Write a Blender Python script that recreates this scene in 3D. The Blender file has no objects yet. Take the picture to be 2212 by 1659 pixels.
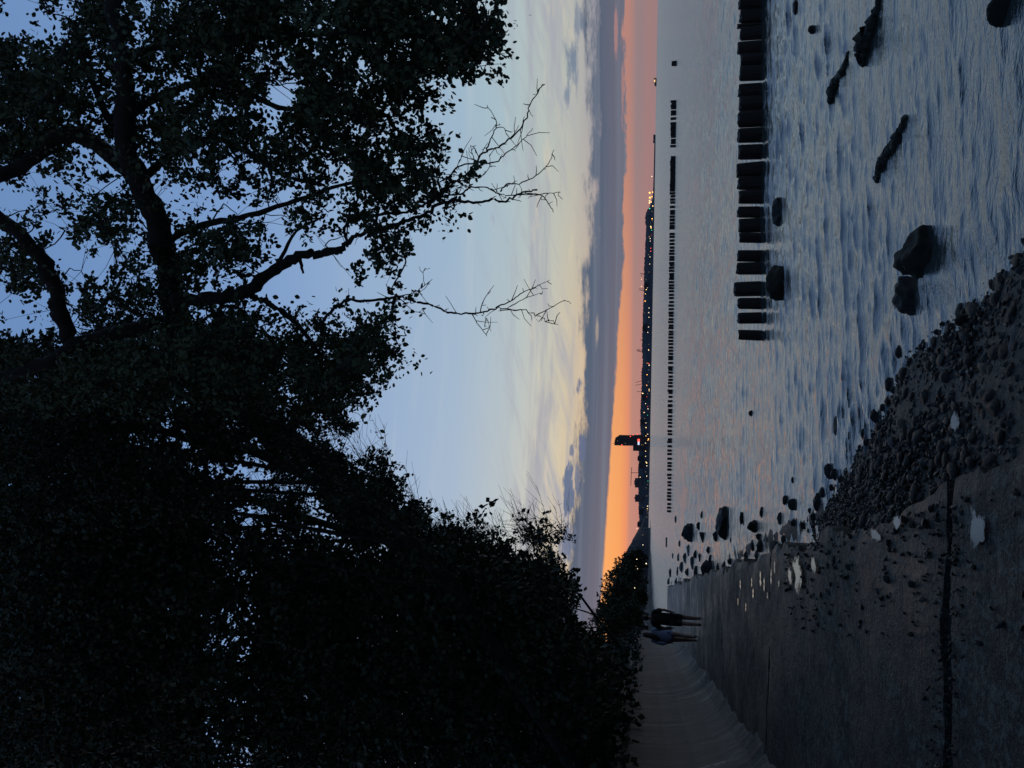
import bpy, math, random
import numpy as np
from mathutils import Vector, Matrix

# ------------------------------------------------------------------ camera
random.seed(7); RNG = np.random.default_rng(11)
scene = bpy.context.scene
COL = scene.collection
EYE = 1.92            # eye height above the sea, metres
PZ = 0.30             # promenade level above the sea
FPX = 26 / 36 * 2212  # focal length in picture units (picture 2212 x 1659, held upright sideways)
PITCH, ROLL = math.radians(10.62), math.radians(1.05)
Fv = np.array([0, math.cos(PITCH), math.sin(PITCH)])
U0 = np.array([0, -math.sin(PITCH), math.cos(PITCH)])
R0 = np.array([1.0, 0, 0])
Rv = math.cos(ROLL) * R0 + math.sin(ROLL) * U0
Uv = math.cos(ROLL) * U0 - math.sin(ROLL) * R0
CAM = np.array([0, 0, EYE])


def ray(dx, dy):
    return Fv + Rv * (829.5 - dy) / FPX - Uv * (dx - 1106) / FPX


def atz(dx, dy, z=0.0):
    d = ray(dx, dy)
    return CAM + d * ((z - EYE) / d[2])


def aty(dx, dy, y):
    d = ray(dx, dy)
    return CAM + d * (y / d[1])


def dirang(dx, dy):
    d = ray(dx, dy)
    return math.degrees(math.atan2(d[0], d[1])), math.degrees(math.atan2(d[2], math.hypot(d[0], d[1])))


cam = bpy.data.cameras.new('camera')
cam.lens, cam.sensor_width, cam.sensor_fit = 26, 36, 'HORIZONTAL'
cam.clip_start, cam.clip_end = 0.05, 120000
camo = bpy.data.objects.new('camera', cam)
COL.objects.link(camo)
# the phone was held upright but the picture lies on its side: the picture's right is the world's down
M = Matrix(((-Uv[0], Rv[0], -Fv[0], 0), (-Uv[1], Rv[1], -Fv[1], 0), (-Uv[2], Rv[2], -Fv[2], EYE), (0, 0, 0, 1)))
camo.matrix_world = M
scene.camera = camo
scene.view_settings.view_transform = 'Standard'
scene.view_settings.look = 'None'
scene.view_settings.exposure = 0.0
scene.view_settings.gamma = 1.0
scene.cycles.max_bounces, scene.cycles.diffuse_bounces, scene.cycles.glossy_bounces = 4, 2, 3

# ------------------------------------------------------------------ node helpers


def lin(r, g, b):
    f = lambda c: c / 12.92 if c <= 0.04045 else ((c + 0.055) / 1.055) ** 2.4
    return (f(r / 255), f(g / 255), f(b / 255), 1.0)


class NT:
    def __init__(self, tree):
        self.t = tree
        self.n, self.l = tree.nodes, tree.links
        self.n.clear()

    def add(self, kind, **kw):
        nd = self.n.new(kind)
        for k, v in kw.items():
            setattr(nd, k, v)
        return nd

    def put(self, sock, v):
        if isinstance(v, bpy.types.NodeSocket):
            self.l.new(v, sock)
        else:
            sock.default_value = v

    def m(self, op, *a, clamp=False):
        nd = self.add('ShaderNodeMath', operation=op)
        nd.use_clamp = clamp
        for i, v in enumerate(a):
            self.put(nd.inputs[i], v)
        return nd.outputs[0]

    def smooth(self, v, lo, hi):
        nd = self.add('ShaderNodeMapRange', interpolation_type='SMOOTHSTEP')
        for i, x in enumerate((v, lo, hi, 0.0, 1.0)):
            self.put(nd.inputs[i], x)
        return nd.outputs[0]

    def rng(self, v, a, b, c, d):
        nd = self.add('ShaderNodeMapRange')
        for i, x in enumerate((v, a, b, c, d)):
            self.put(nd.inputs[i], x)
        return nd.outputs[0]

    def mix(self, f, a, b, blend='MIX'):
        nd = self.add('ShaderNodeMix', data_type='RGBA', blend_type=blend)
        self.put(nd.inputs[0], f)
        self.put(nd.inputs[6], a)
        self.put(nd.inputs[7], b)
        return nd.outputs[2]

    def ramp(self, v, stops, interp='LINEAR'):
        nd = self.add('ShaderNodeValToRGB')
        r = nd.color_ramp
        r.interpolation = interp
        while len(r.elements) < len(stops):
            r.elements.new(0.5)
        for e, (p, c) in zip(r.elements, stops):
            e.position = p
            e.color = c if isinstance(c, tuple) else (c, c, c, 1)
        self.put(nd.inputs[0], v)
        return nd.outputs[0]

    def vec(self, x, y, z=0.0):
        nd = self.add('ShaderNodeCombineXYZ')
        for i, v in enumerate((x, y, z)):
            self.put(nd.inputs[i], v)
        return nd.outputs[0]

    def noise(self, vec, scale=1.0, detail=4.0, rough=0.55, dist=0.0):
        nd = self.add('ShaderNodeTexNoise')
        if vec is not None:
            self.put(nd.inputs['Vector'], vec)
        nd.inputs['Scale'].default_value = scale
        nd.inputs['Detail'].default_value = detail
        nd.inputs['Roughness'].default_value = rough
        nd.inputs['Distortion'].default_value = dist
        return nd.outputs[0]


# ------------------------------------------------------------------ sky
SUN_AZ, SUN_EL = -17.0, 0.6      # the glow sits left of the tower, just under the cloud bank
world = bpy.data.worlds.new('World')
scene.world = world
world.use_nodes = True
world.cycles.sampling_method = 'MANUAL'
world.cycles.sample_map_resolution = 512
w = NT(world.node_tree)
tc = w.add('ShaderNodeTexCoord')
sep = w.add('ShaderNodeSeparateXYZ')
w.l.new(tc.outputs['Generated'], sep.inputs[0])
X, Y, Z = sep.outputs
DEG = 180 / math.pi
el = w.m('MULTIPLY', w.m('ARCSINE', w.m('MAXIMUM', w.m('MINIMUM', Z, 0.9999), -0.9999)), DEG)
el = w.m('ABSOLUTE', el)
az = w.m('MULTIPLY', w.m('ARCTAN2', X, Y), DEG)


def sky_ramp(stops):
    pos = w.m('DIVIDE', el, 70.0)
    return w.ramp(pos, [(e / 70.0, lin(*c)) for e, c in stops])


left = sky_ramp([(0, (184, 126, 118)), (0.9, (190, 132, 120)), (1.35, (192, 136, 120)), (1.65, (236, 146, 104)), (2.2, (246, 164, 98)),
                 (3.4, (250, 172, 106)), (4.5, (224, 186, 142)), (6, (220, 197, 158)), (8, (208, 201, 182)),
                 (11, (186, 195, 198)), (15, (166, 184, 206)), (21, (150, 174, 206)), (30, (124, 156, 202)),
                 (42, (108, 142, 190)), (70, (94, 128, 176))])
right = sky_ramp([(0, (156, 124, 126)), (0.6, (158, 124, 124)), (1.3, (144, 127, 131)), (1.9, (178, 130, 121)),
                  (2.6, (184, 134, 124)), (4.2, (160, 156, 164)), (6, (182, 184, 176)), (8, (180, 190, 186)),
                  (11, (166, 188, 198)), (15, (154, 180, 202)), (21, (147, 174, 205)), (30, (122, 155, 201)),
                  (42, (108, 142, 190)), (70, (94, 128, 176))])
col = w.mix(w.smooth(az, -14.0, 24.0), left, right)

# slow, stretched noises (azimuth drawn out, elevation tight)
nA = w.noise(w.vec(w.m('MULTIPLY', az, 0.040), w.m('ADD', w.m('MULTIPLY', el, 0.55), w.m('MULTIPLY', az, 0.016)), 3.1), 1.0, 4.0, 0.64)
nB = w.noise(w.vec(w.m('MULTIPLY', az, 0.16), w.m('ADD', w.m('MULTIPLY', el, 1.1), w.m('MULTIPLY', az, -0.045)), 8.4), 1.0, 4.0, 0.64)
nC = w.noise(w.vec(w.m('MULTIPLY', az, 0.42), w.m('MULTIPLY', el, 1.7), 1.7), 1.0, 4.0, 0.68)

nW = w.noise(w.vec(w.m('MULTIPLY', az, 0.07), w.m('MULTIPLY', w.m('MULTIPLY_ADD', az, -0.30, el), 0.62), 5.5), 1.0, 4.0, 0.66)
# soft mauve veils and pale streaks above the bank
hi_win = w.m('MULTIPLY', w.smooth(el, 4.6, 6.2), w.m('SUBTRACT', 1.0, w.smooth(el, 9.0, 13.0)))
veil = w.m('MULTIPLY', w.smooth(nA, 0.46, 0.68), hi_win)
col = w.mix(w.m('MULTIPLY', veil, 0.7), col, lin(158, 160, 174))
wisp = w.m('MULTIPLY', w.smooth(nW, 0.46, 0.72), w.m('MULTIPLY', w.smooth(el, 4.8, 7.0), w.m('SUBTRACT', 1.0, w.smooth(el, 8.5, 15.0))))
col = w.mix(w.m('MULTIPLY', wisp, 0.85), col, lin(164, 166, 178))
streak = w.m('MULTIPLY', w.smooth(nB, 0.56, 0.74), hi_win)
col = w.mix(w.m('MULTIPLY', streak, 0.45), col, lin(222, 206, 178))
far_win = w.m('MULTIPLY', w.smooth(el, 9.0, 13.0), w.m('SUBTRACT', 1.0, w.smooth(el, 17.0, 26.0)))
col = w.mix(w.m('MULTIPLY', w.m('MULTIPLY', w.smooth(nA, 0.48, 0.75), far_win), 0.30), col, lin(196, 204, 206))


def azcurve(stops):   # value in degrees against azimuth
    return w.m('MULTIPLY', w.ramp(w.m('DIVIDE', w.m('ADD', az, 40.0), 80.0), [((a + 40) / 80, v / 10.0) for a, v in stops], 'B_SPLINE'), 10.0)


lo = azcurve([(-40, 3.6), (-22, 3.45), (-12, 3.15), (-2, 2.75), (6, 2.35), (14, 2.1), (26, 2.25), (40, 2.4)])
up = azcurve([(-40, 7.2), (-22, 6.6), (-12, 5.6), (-2, 5.2), (6, 5.0), (14, 4.7), (26, 4.6), (40, 4.8)])
jag = w.m('MULTIPLY', w.m('SUBTRACT', nC, 0.5), w.rng(az, -10.0, 15.0, 0.25, 1.1))
e_lo = w.m('SUBTRACT', w.m('ADD', el, jag), lo)
jag2 = w.m('ADD', w.m('MULTIPLY', w.m('SUBTRACT', nC, 0.5), 2.6), w.m('MULTIPLY', w.m('SUBTRACT', nB, 0.5), 1.8))
e_up = w.m('SUBTRACT', up, w.m('ADD', el, jag2))
bank = w.m('MULTIPLY', w.smooth(e_lo, -0.06, 0.16), w.smooth(e_up, -0.55, 0.5))
bank_col = w.mix(w.smooth(e_lo, 0.1, 2.4), lin(104, 104, 120), lin(82, 97, 118))
nL = w.noise(w.vec(w.m('MULTIPLY', az, 0.02), w.m('MULTIPLY', el, 2.2), 2.2), 1.0, 3.0, 0.6)
bank_col = w.mix(w.m('MULTIPLY', w.smooth(nL, 0.42, 0.70), 0.7), bank_col, lin(112, 120, 136))
col = w.mix(bank, col, bank_col)

skyv = w.vec(az, el, 0.0)
warp = w.m('ADD', w.m('MULTIPLY', nC, 2.6), w.m('MULTIPLY_ADD', nB, 1.8, -2.2))
# single clouds: centre and half size in picture units, colour, strength, edge softness
for dx, dy, hx, hy, c, k, soft in [
        (1228, 1065, 13, 58, (96, 112, 142), 0.95, 0.35), (1246, 1035, 7, 40, (104, 116, 142), 0.8, 0.5),
        (1234, 972, 6, 16, (112, 122, 146), 0.9, 0.5), (1257, 965, 10, 34, (98, 110, 140), 0.9, 0.5),
        (1252, 828, 9, 30, (100, 112, 142), 0.85, 0.5), (1222, 1180, 16, 60, (104, 118, 146), 0.9, 0.5),
        (1238, 130, 17, 70, (112, 128, 150), 0.9, 0.7), (1224, 205, 10, 26, (118, 132, 154), 0.8, 0.7),
        (1248, 60, 8, 60, (112, 128, 150), 0.7, 0.7), (1182, 890, 26, 66, (168, 166, 176), 0.6, 1.0),
        (1088, 335, 10, 36, (160, 160, 176), 0.55, 0.8), (1064, 472, 9, 22, (158, 162, 184), 0.6, 0.8),
        (1072, 770, 7, 30, (170, 180, 196), 0.4, 0.9), (1330, 60, 3.5, 46, (170, 128, 126), 0.8, 0.7),
        (1345, 200, 4, 60, (172, 128, 124), 0.7, 0.7), (1290, 720, 4, 40, (196, 176, 156), 0.5, 0.8)]:
    a0, e0 = dirang(dx, dy)
    q = w.add('ShaderNodeVectorMath', operation='SUBTRACT')
    w.put(q.inputs[0], skyv)
    q.inputs[1].default_value = (a0, e0, 0)
    q2 = w.add('ShaderNodeVectorMath', operation='MULTIPLY')
    w.l.new(q.outputs[0], q2.inputs[0])
    q2.inputs[1].default_value = (FPX / (hy * DEG), FPX / (hx * DEG), 0)
    q3 = w.add('ShaderNodeVectorMath', operation='LENGTH')
    w.l.new(q2.outputs[0], q3.inputs[0])
    d = w.m('ADD', q3.outputs['Value'], warp)
    mr = w.add('ShaderNodeMapRange', interpolation_type='SMOOTHSTEP')
    for n_, v_ in enumerate((d, 1.0 - soft, 1.05, k, 0.0)):
        w.put(mr.inputs[n_], v_)
    col = w.mix(mr.outputs[0], col, lin(*c))

# dusk: the sky fades smoothly towards the side away from the set sun
away = w.smooth(w.m('ABSOLUTE', w.m('SUBTRACT', az, SUN_AZ)), 45.0, 170.0)
col = w.mix(away, col, w.mix(1.0, col, (0.42, 0.48, 0.58, 1), 'MULTIPLY'))
bg = w.add('ShaderNodeBackground')
w.put(bg.inputs[0], col)
bg.inputs[1].default_value = 1.0
nish = w.add('ShaderNodeTexSky', sky_type='NISHITA')
nish.sun_disc = False
nish.sun_elevation = math.radians(SUN_EL)
nish.sun_rotation = math.radians(SUN_AZ)
bg2 = w.add('ShaderNodeBackground')
w.l.new(nish.outputs[0], bg2.inputs[0])
bg2.inputs[1].default_value = 0.002
ad = w.add('ShaderNodeAddShader')
w.l.new(bg.outputs[0], ad.inputs[0])
w.l.new(bg2.outputs[0], ad.inputs[1])
wo = w.add('ShaderNodeOutputWorld')
w.l.new(ad.outputs[0], wo.inputs[0])

sun = bpy.data.lights.new('sun', 'SUN')
sun.energy, sun.angle, sun.color = 0.03, math.radians(8), (1.0, 0.55, 0.28)
suno = bpy.data.objects.new('sun', sun)
COL.objects.link(suno)
sd = Vector((math.sin(math.radians(SUN_AZ)) * math.cos(math.radians(SUN_EL)), math.cos(math.radians(SUN_AZ)) * math.cos(math.radians(SUN_EL)), math.sin(math.radians(SUN_EL))))
suno.rotation_euler = sd.to_track_quat('Z', 'Y').to_euler()

# ------------------------------------------------------------------ object helpers


def mesh_np(name, V, polys, mats=(), smooth=False, mat_idx=None):
    """polys: list of (n x k) int arrays"""
    me = bpy.data.meshes.new(name)
    V = np.asarray(V, dtype=np.float32).reshape(-1, 3)
    polys = [np.asarray(p, dtype=np.int32) for p in polys if len(p)]
    me.vertices.add(len(V))
    me.vertices.foreach_set('co', V.ravel())
    nl = sum(p.size for p in polys)
    npol = sum(len(p) for p in polys)
    me.loops.add(nl)
    me.loops.foreach_set('vertex_index', np.concatenate([p.ravel() for p in polys]))
    me.polygons.add(npol)
    tot = np.concatenate([np.full(len(p), p.shape[1], dtype=np.int32) for p in polys])
    st = np.concatenate([[0], np.cumsum(tot)[:-1]]).astype(np.int32)
    me.polygons.foreach_set('loop_start', st)
    me.polygons.foreach_set('loop_total', tot)
    me.polygons.foreach_set('use_smooth', np.full(npol, bool(smooth)))
    for m_ in mats:
        me.materials.append(m_)
    if mat_idx is not None:
        me.polygons.foreach_set('material_index', np.asarray(mat_idx, dtype=np.int32))
    me.update(calc_edges=True)
    return me


class MB:
    """collects faces, builds one mesh"""

    def __init__(self):
        self.V, self.F, self.nv = [], {}, 0

    def add(self, V, polys):
        V = np.asarray(V, dtype=float).reshape(-1, 3)
        for p in polys:
            p = np.asarray(p, dtype=int)
            if len(p):
                self.F.setdefault(p.shape[1], []).append(p + self.nv)
        self.V.append(V)
        self.nv += len(V)

    def box(self, x0, x1, y0, y1, z0, z1):
        V = [(x, y, z) for z in (z0, z1) for y in (y0, y1) for x in (x0, x1)]
        self.add(V, [[(0, 2, 3, 1), (4, 5, 7, 6), (0, 1, 5, 4), (2, 6, 7, 3), (0, 4, 6, 2), (1, 3, 7, 5)]])

    def tube(self, P, Rr, n=6, cap=True):
        P = np.asarray(P, dtype=float)
        k = len(P)
        Rr = np.broadcast_to(np.asarray(Rr, dtype=float), (k,))
        T = np.gradient(P, axis=0)
        T /= np.linalg.norm(T, axis=1, keepdims=True) + 1e-9
        ref = np.array([0.31, 0.2, 0.93])
        A = np.cross(T, ref)
        A /= np.linalg.norm(A, axis=1, keepdims=True) + 1e-9
        B = np.cross(T, A)
        th = np.arange(n) * 2 * np.pi / n
        V = P[:, None, :] + Rr[:, None, None] * (A[:, None, :] * np.cos(th)[None, :, None] + B[:, None, :] * np.sin(th)[None, :, None])
        i = np.arange(k - 1)[:, None] * n
        j = np.arange(n)[None, :]
        q = np.stack([i + j, i + (j + 1) % n, i + n + (j + 1) % n, i + n + j], -1).reshape(-1, 4)
        self.add(V.reshape(-1, 3), [q])
        if cap:
            b = self.nv - k * n
            self.F.setdefault(n, []).append(np.array([b + np.arange(n)[::-1]]))
            self.F.setdefault(n, []).append(np.array([b + (k - 1) * n + np.arange(n)]))

    def mesh(self, name, mats=(), smooth=False):
        V = np.concatenate(self.V)
        return mesh_np(name, V, [np.concatenate(v) for v in self.F.values()], mats, smooth)


def obj(name, me, parent=None, loc=None, rot=None, scale=None, **props):
    o = bpy.data.objects.new(name, me)
    COL.objects.link(o)
    if parent is not None:
        o.parent = parent
    if loc is not None:
        o.location = tuple(float(v) for v in loc)
    if rot is not None:
        o.rotation_euler = rot
    if scale is not None:
        o.scale = scale
    for k, v in props.items():
        o[k] = v
    return o


def thing(name, label, category, loc=(0, 0, 0), group=None, **kw):
    o = obj(name, None, loc=loc, label=label, category=category, **kw)
    o.empty_display_size = 0.2
    if group:
        o['group'] = group
    return o


def material(name, base, rough=0.6, var=None, scale=4.0, bump=0.0, bscale=30.0, ior=1.45, spec=0.5, coords='Object', stretch=(1, 1, 1), rvar=0.0, detail=6.0):
    m_ = bpy.data.materials.new(name)
    m_.use_nodes = True
    t = NT(m_.node_tree)
    out = t.add('ShaderNodeOutputMaterial')
    p = t.add('ShaderNodeBsdfPrincipled')
    t.l.new(p.outputs[0], out.inputs[0])
    tcn = t.add('ShaderNodeTexCoord')
    mp = t.add('ShaderNodeMapping')
    t.l.new(tcn.outputs[coords], mp.inputs[0])
    mp.inputs['Scale'].default_value = stretch
    v = mp.outputs[0]
    base = (*base, 1.0)
    if var:
        n1 = t.noise(v, scale, detail, 0.6)
        c = t.mix(t.smooth(n1, 0.32, 0.68), base, (*var, 1.0))
        t.put(p.inputs['Base Color'], c)
        if rvar:
            t.put(p.inputs['Roughness'], t.rng(n1, 0.3, 0.7, rough - rvar, rough + rvar))
        else:
            p.inputs['Roughness'].default_value = rough
    else:
        p.inputs['Base Color'].default_value = base
        p.inputs['Roughness'].default_value = rough
    p.inputs['IOR'].default_value = ior
    p.inputs['Specular IOR Level'].default_value = spec
    if bump:
        b = t.add('ShaderNodeBump')
        b.inputs['Strength'].default_value = 1.0
        b.inputs['Distance'].default_value = bump
        t.put(b.inputs['Height'], t.noise(v, bscale, 5.0, 0.6))
        t.l.new(b.outputs[0], p.inputs['Normal'])
    return m_


def emitter(name, rgb, strength):
    m_ = bpy.data.materials.new(name)
    m_.use_nodes = True
    t = NT(m_.node_tree)
    out = t.add('ShaderNodeOutputMaterial')
    e = t.add('ShaderNodeEmission')
    e.inputs[0].default_value = (*rgb, 1)
    e.inputs[1].default_value = strength
    t.l.new(e.outputs[0], out.inputs[0])
    m_.cycles.emission_sampling = 'NONE'
    return m_


def vnoise(x, y, seed=0):
    """smooth value noise, arrays in, -1..1 out"""
    r = np.random.default_rng(seed)
    tab = r.uniform(-1, 1, (256, 256))
    xi, yi = np.floor(x).astype(int), np.floor(y).astype(int)
    fx, fy = x - xi, y - yi
    fx, fy = fx * fx * (3 - 2 * fx), fy * fy * (3 - 2 * fy)
    g = lambda a, b: tab[a % 256, b % 256]
    return (g(xi, yi) * (1 - fx) + g(xi + 1, yi) * fx) * (1 - fy) + (g(xi, yi + 1) * (1 - fx) + g(xi + 1, yi + 1) * fx) * fy


ORD = ['first', 'second', 'third', 'fourth', 'fifth', 'sixth', 'seventh', 'eighth', 'ninth', 'tenth', 'eleventh', 'twelfth']

# ------------------------------------------------------------------ shore lines (world x for a given y)


def edge_r(y):      # seaward edge of the concrete promenade
    return 0.64 - 0.275 * y


def edge_l(y):      # foot of the sea wall
    return -2.0 - 0.282 * y


WL = np.array([atz(*q) for q in [(2212, 560), (2150, 640), (2060, 720), (1960, 800), (1895, 945), (1830, 1030), (1775, 1140)]])
_o = np.argsort(WL[:, 1])
WLY = np.concatenate([[-3, 1.5], WL[_o, 1], [10.0, 14, 60]])
WLX = np.concatenate([[1.9, 1.2], WL[_o, 0], [edge_r(10.0) + 0.12, edge_r(14) + 0.05, edge_r(60) + 0.05]])


def water_x(y):
    return np.interp(y, WLY, WLX)


# ------------------------------------------------------------------ sea
mw = bpy.data.materials.new('sea_water')
mw.use_nodes = True
t = NT(mw.node_tree)
out = t.add('ShaderNodeOutputMaterial')
p = t.add('ShaderNodeBsdfPrincipled')
t.l.new(p.outputs[0], out.inputs[0])
geo = t.add('ShaderNodeNewGeometry')
sp = t.add('ShaderNodeSeparateXYZ')
t.l.new(geo.outputs['Position'], sp.inputs[0])
dist = t.m('SQRT', t.m('ADD', t.m('MULTIPLY', sp.outputs[0], sp.outputs[0]), t.m('MULTIPLY', sp.outputs[1], sp.outputs[1])))
p.inputs['Base Color'].default_value = (0.040, 0.048, 0.044, 1)
p.inputs['IOR'].default_value = 2.05
t.put(p.inputs['Roughness'], t.rng(dist, 3.0, 60.0, 0.04, 0.20))
vs = t.vec(t.m('MULTIPLY', sp.outputs[0], 0.32), sp.outputs[1], 0.0)
h1 = t.noise(vs, 24.0, 3.0, 0.65)
h2 = t.noise(vs, 3.4, 3.0, 0.65)
h3 = t.noise(vs, 0.06, 3.0, 0.6)
b1 = t.add('ShaderNodeBump')
t.put(b1.inputs['Strength'], t.rng(dist, 2.0, 40.0, 0.6, 0.1))
b1.inputs['Distance'].default_value = 0.017
t.put(b1.inputs['Height'], h1)
b2 = t.add('ShaderNodeBump')
t.put(b2.inputs['Strength'], t.rng(dist, 7.0, 30.0, 0.1, 1.0))
b2.inputs['Distance'].default_value = 0.09
t.put(b2.inputs['Height'], h2)
t.l.new(b1.outputs[0], b2.inputs['Normal'])
b3 = t.add('ShaderNodeBump')
t.put(b3.inputs['Strength'], t.rng(dist, 60.0, 400.0, 0.0, 0.5))
b3.inputs['Distance'].default_value = 1.2
t.put(b3.inputs['Height'], h3)
t.l.new(b2.outputs[0], b3.inputs['Normal'])
t.l.new(b3.outputs[0], p.inputs['Normal'])

NR, NA = 760, 420
rad = np.concatenate([2.2 * (90 / 2.2) ** (np.arange(NR) / (NR - 1)), [130, 200, 350, 700, 1500, 4000, 12000, 60000]])
ang = np.radians(np.linspace(-46, 46, NA))
RR, AA = np.meshgrid(rad, ang, indexing='ij')
sx, sy = RR * np.sin(AA), RR * np.cos(AA)
hz = np.zeros_like(sx)
step = np.maximum(RR * math.log(90 / 2.2) / NR, RR * (ang[1] - ang[0]))
rw = np.random.default_rng(5)
cxs, cys = np.zeros_like(sx), np.zeros_like(sx)
for i in range(90):
    lam = 0.06 * (0.27 / 0.06) ** rw.random() if i % 6 else 0.27 + 0.35 * rw.random()
    th = math.radians(-14 + rw.normal() * (11 if rw.random() < 0.8 else 34))      # ripples run towards the promenade, crests drawn out sideways
    k = 2 * math.pi / lam
    a = 0.0044 * lam ** 1.0 * (0.6 + 0.8 * rw.random())
    fade = np.clip(lam / (2.0 * step) - 0.5, 0, 1)
    ph = k * (sx * math.sin(th) + sy * math.cos(th)) + rw.random() * 6.28 + 1.2 * vnoise(sx * 0.5, sy * 0.8, 20 + i % 7)
    hz += a * fade * np.cos(ph)
    cxs -= 2.2 * a * fade * np.sin(ph) * math.sin(th)     # water piles up into sharp crests over broad flat troughs
    cys -= 2.2 * a * fade * np.sin(ph) * math.cos(th)
calm = 0.6 + 0.4 * np.clip((RR - 3) / 5, 0, 1)
gust = calm * (1 + 0.5 * vnoise(sx * 0.22, sy * 0.3, 3))
hz *= gust
cxs *= gust
cys *= gust
# low swell rolling in to the shore, its crests sharper than its troughs
off = (sx - np.interp(sy, WLY, WLX)) * 0.96
near_ = np.clip((70 - RR) / 40, 0, 1)
for lam, amp, sd in ((1.7, 0.040, 61), (2.7, 0.050, 62)):
    ph = 2 * math.pi * off / lam + 1.6 * vnoise(sx * 0.16 + 7 * sd, sy * 0.14, sd) + 0.5 * vnoise(sx * 0.9, sy * 0.9, sd + 9)
    brk = np.clip(0.35 + 1.0 * vnoise(sx * 0.22, sy * 0.18, sd + 3), 0, 1)
    hz += amp * brk * near_ * (np.exp(4.0 * (np.sin(ph) - 1)) - 0.2) * np.exp(-np.maximum(off, 0) / 7) * np.clip(off / 0.5, 0, 1)
sx = sx + cxs
sy = sy + cys
V = np.stack([sx, sy, hz], -1).reshape(-1, 3)
i = np.arange(len(rad) - 1)[:, None] * NA
j = np.arange(NA - 1)[None, :]
Q = np.stack([i + j, i + NA + j, i + NA + j + 1, i + j + 1], -1).reshape(-1, 4)
sea = obj('sea', mesh_np('sea', V, [Q], [mw], True), kind='structure')

# ------------------------------------------------------------------ beach under the pebbles
m_gravel = material('wet_gravel', (0.006, 0.0065, 0.0055), 0.6, (0.016, 0.0165, 0.014), 22, 0.02, 60, rvar=0.15, coords='Object')
ys = np.linspace(-2.5, 61, 240)
ts = np.linspace(-0.15, 3.0, 40)
V = []
for y in ys:
    xe, xw = edge_r(y), water_x(y)
    for tt in ts:
        x = xe + tt * max(0.4, xw - xe)
        wdt = max(0.4, xw - xe)
        ze = min(PZ - 0.09, 0.02 + 0.16 * (xw - xe)) if xw - xe > 0.3 else -0.03
        z = ze * (1 - tt) if tt < 1 else -(tt - 1) * wdt * 0.16
        V.append((x, y, z))
V = np.array(V)
V[:, 2] += 0.012 * vnoise(V[:, 0] * 5, V[:, 1] * 5, 9) + 0.02 * vnoise(V[:, 0] * 1.6, V[:, 1] * 1.6, 10)
i = np.arange(len(ys) - 1)[:, None] * len(ts)
j = np.arange(len(ts) - 1)[None, :]
Q = np.stack([i + j, i + j + 1, i + len(ts) + j + 1, i + len(ts) + j], -1).reshape(-1, 4)
BEACH_V = V
obj('beach', mesh_np('beach', V, [Q], [m_gravel], True), kind='structure')


def beach_z(x, y):
    xe, xw = edge_r(y), water_x(y)
    wdt = max(0.4, xw - xe)
    tt = (x - xe) / wdt
    ze = min(PZ - 0.09, 0.02 + 0.16 * (xw - xe)) if xw - xe > 0.3 else -0.03
    return ze * (1 - tt) if tt < 1 else -(tt - 1) * wdt * 0.16


# ------------------------------------------------------------------ promenade of concrete slabs
mc = bpy.data.materials.new('wet_pitted_concrete')
mc.use_nodes = True
t = NT(mc.node_tree)
out = t.add('ShaderNodeOutputMaterial')
p = t.add('ShaderNodeBsdfPrincipled')
t.l.new(p.outputs[0], out.inputs[0])
geo = t.add('ShaderNodeNewGeometry')
g = geo.outputs['Position']
n1 = t.noise(g, 0.9, 6, 0.7)
n2 = t.noise(g, 14.0, 6, 0.7)
n3 = t.noise(g, 60.0, 4, 0.7)
n4 = t.noise(g, 3.2, 6, 0.75)
c = t.mix(t.smooth(n1, 0.36, 0.62), (0.019, 0.022, 0.0185, 1), (0.066, 0.074, 0.062, 1))
c = t.mix(t.smooth(n4, 0.50, 0.56), c, (0.004, 0.0045, 0.0036, 1))
c = t.mix(t.smooth(n2, 0.47, 0.56), (0.0045, 0.0045, 0.0038, 1), c)
c = t.mix(t.m('MULTIPLY', t.smooth(n3, 0.52, 0.68), 0.75), c, (0.118, 0.125, 0.105, 1))
t.put(p.inputs['Base Color'], c)
t.put(p.inputs['Roughness'], t.rng(n1, 0.35, 0.65, 0.34, 0.72))
p.inputs['Specular IOR Level'].default_value = 0.32
b = t.add('ShaderNodeBump')
b.inputs['Strength'].default_value = 1.0
b.inputs['Distance'].default_value = 0.035
t.put(b.inputs['Height'], t.m('ADD', t.m('ADD', n2, n4), t.m('MULTIPLY', n3, 0.35)))
t.l.new(b.outputs[0], p.inputs['Normal'])

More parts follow.
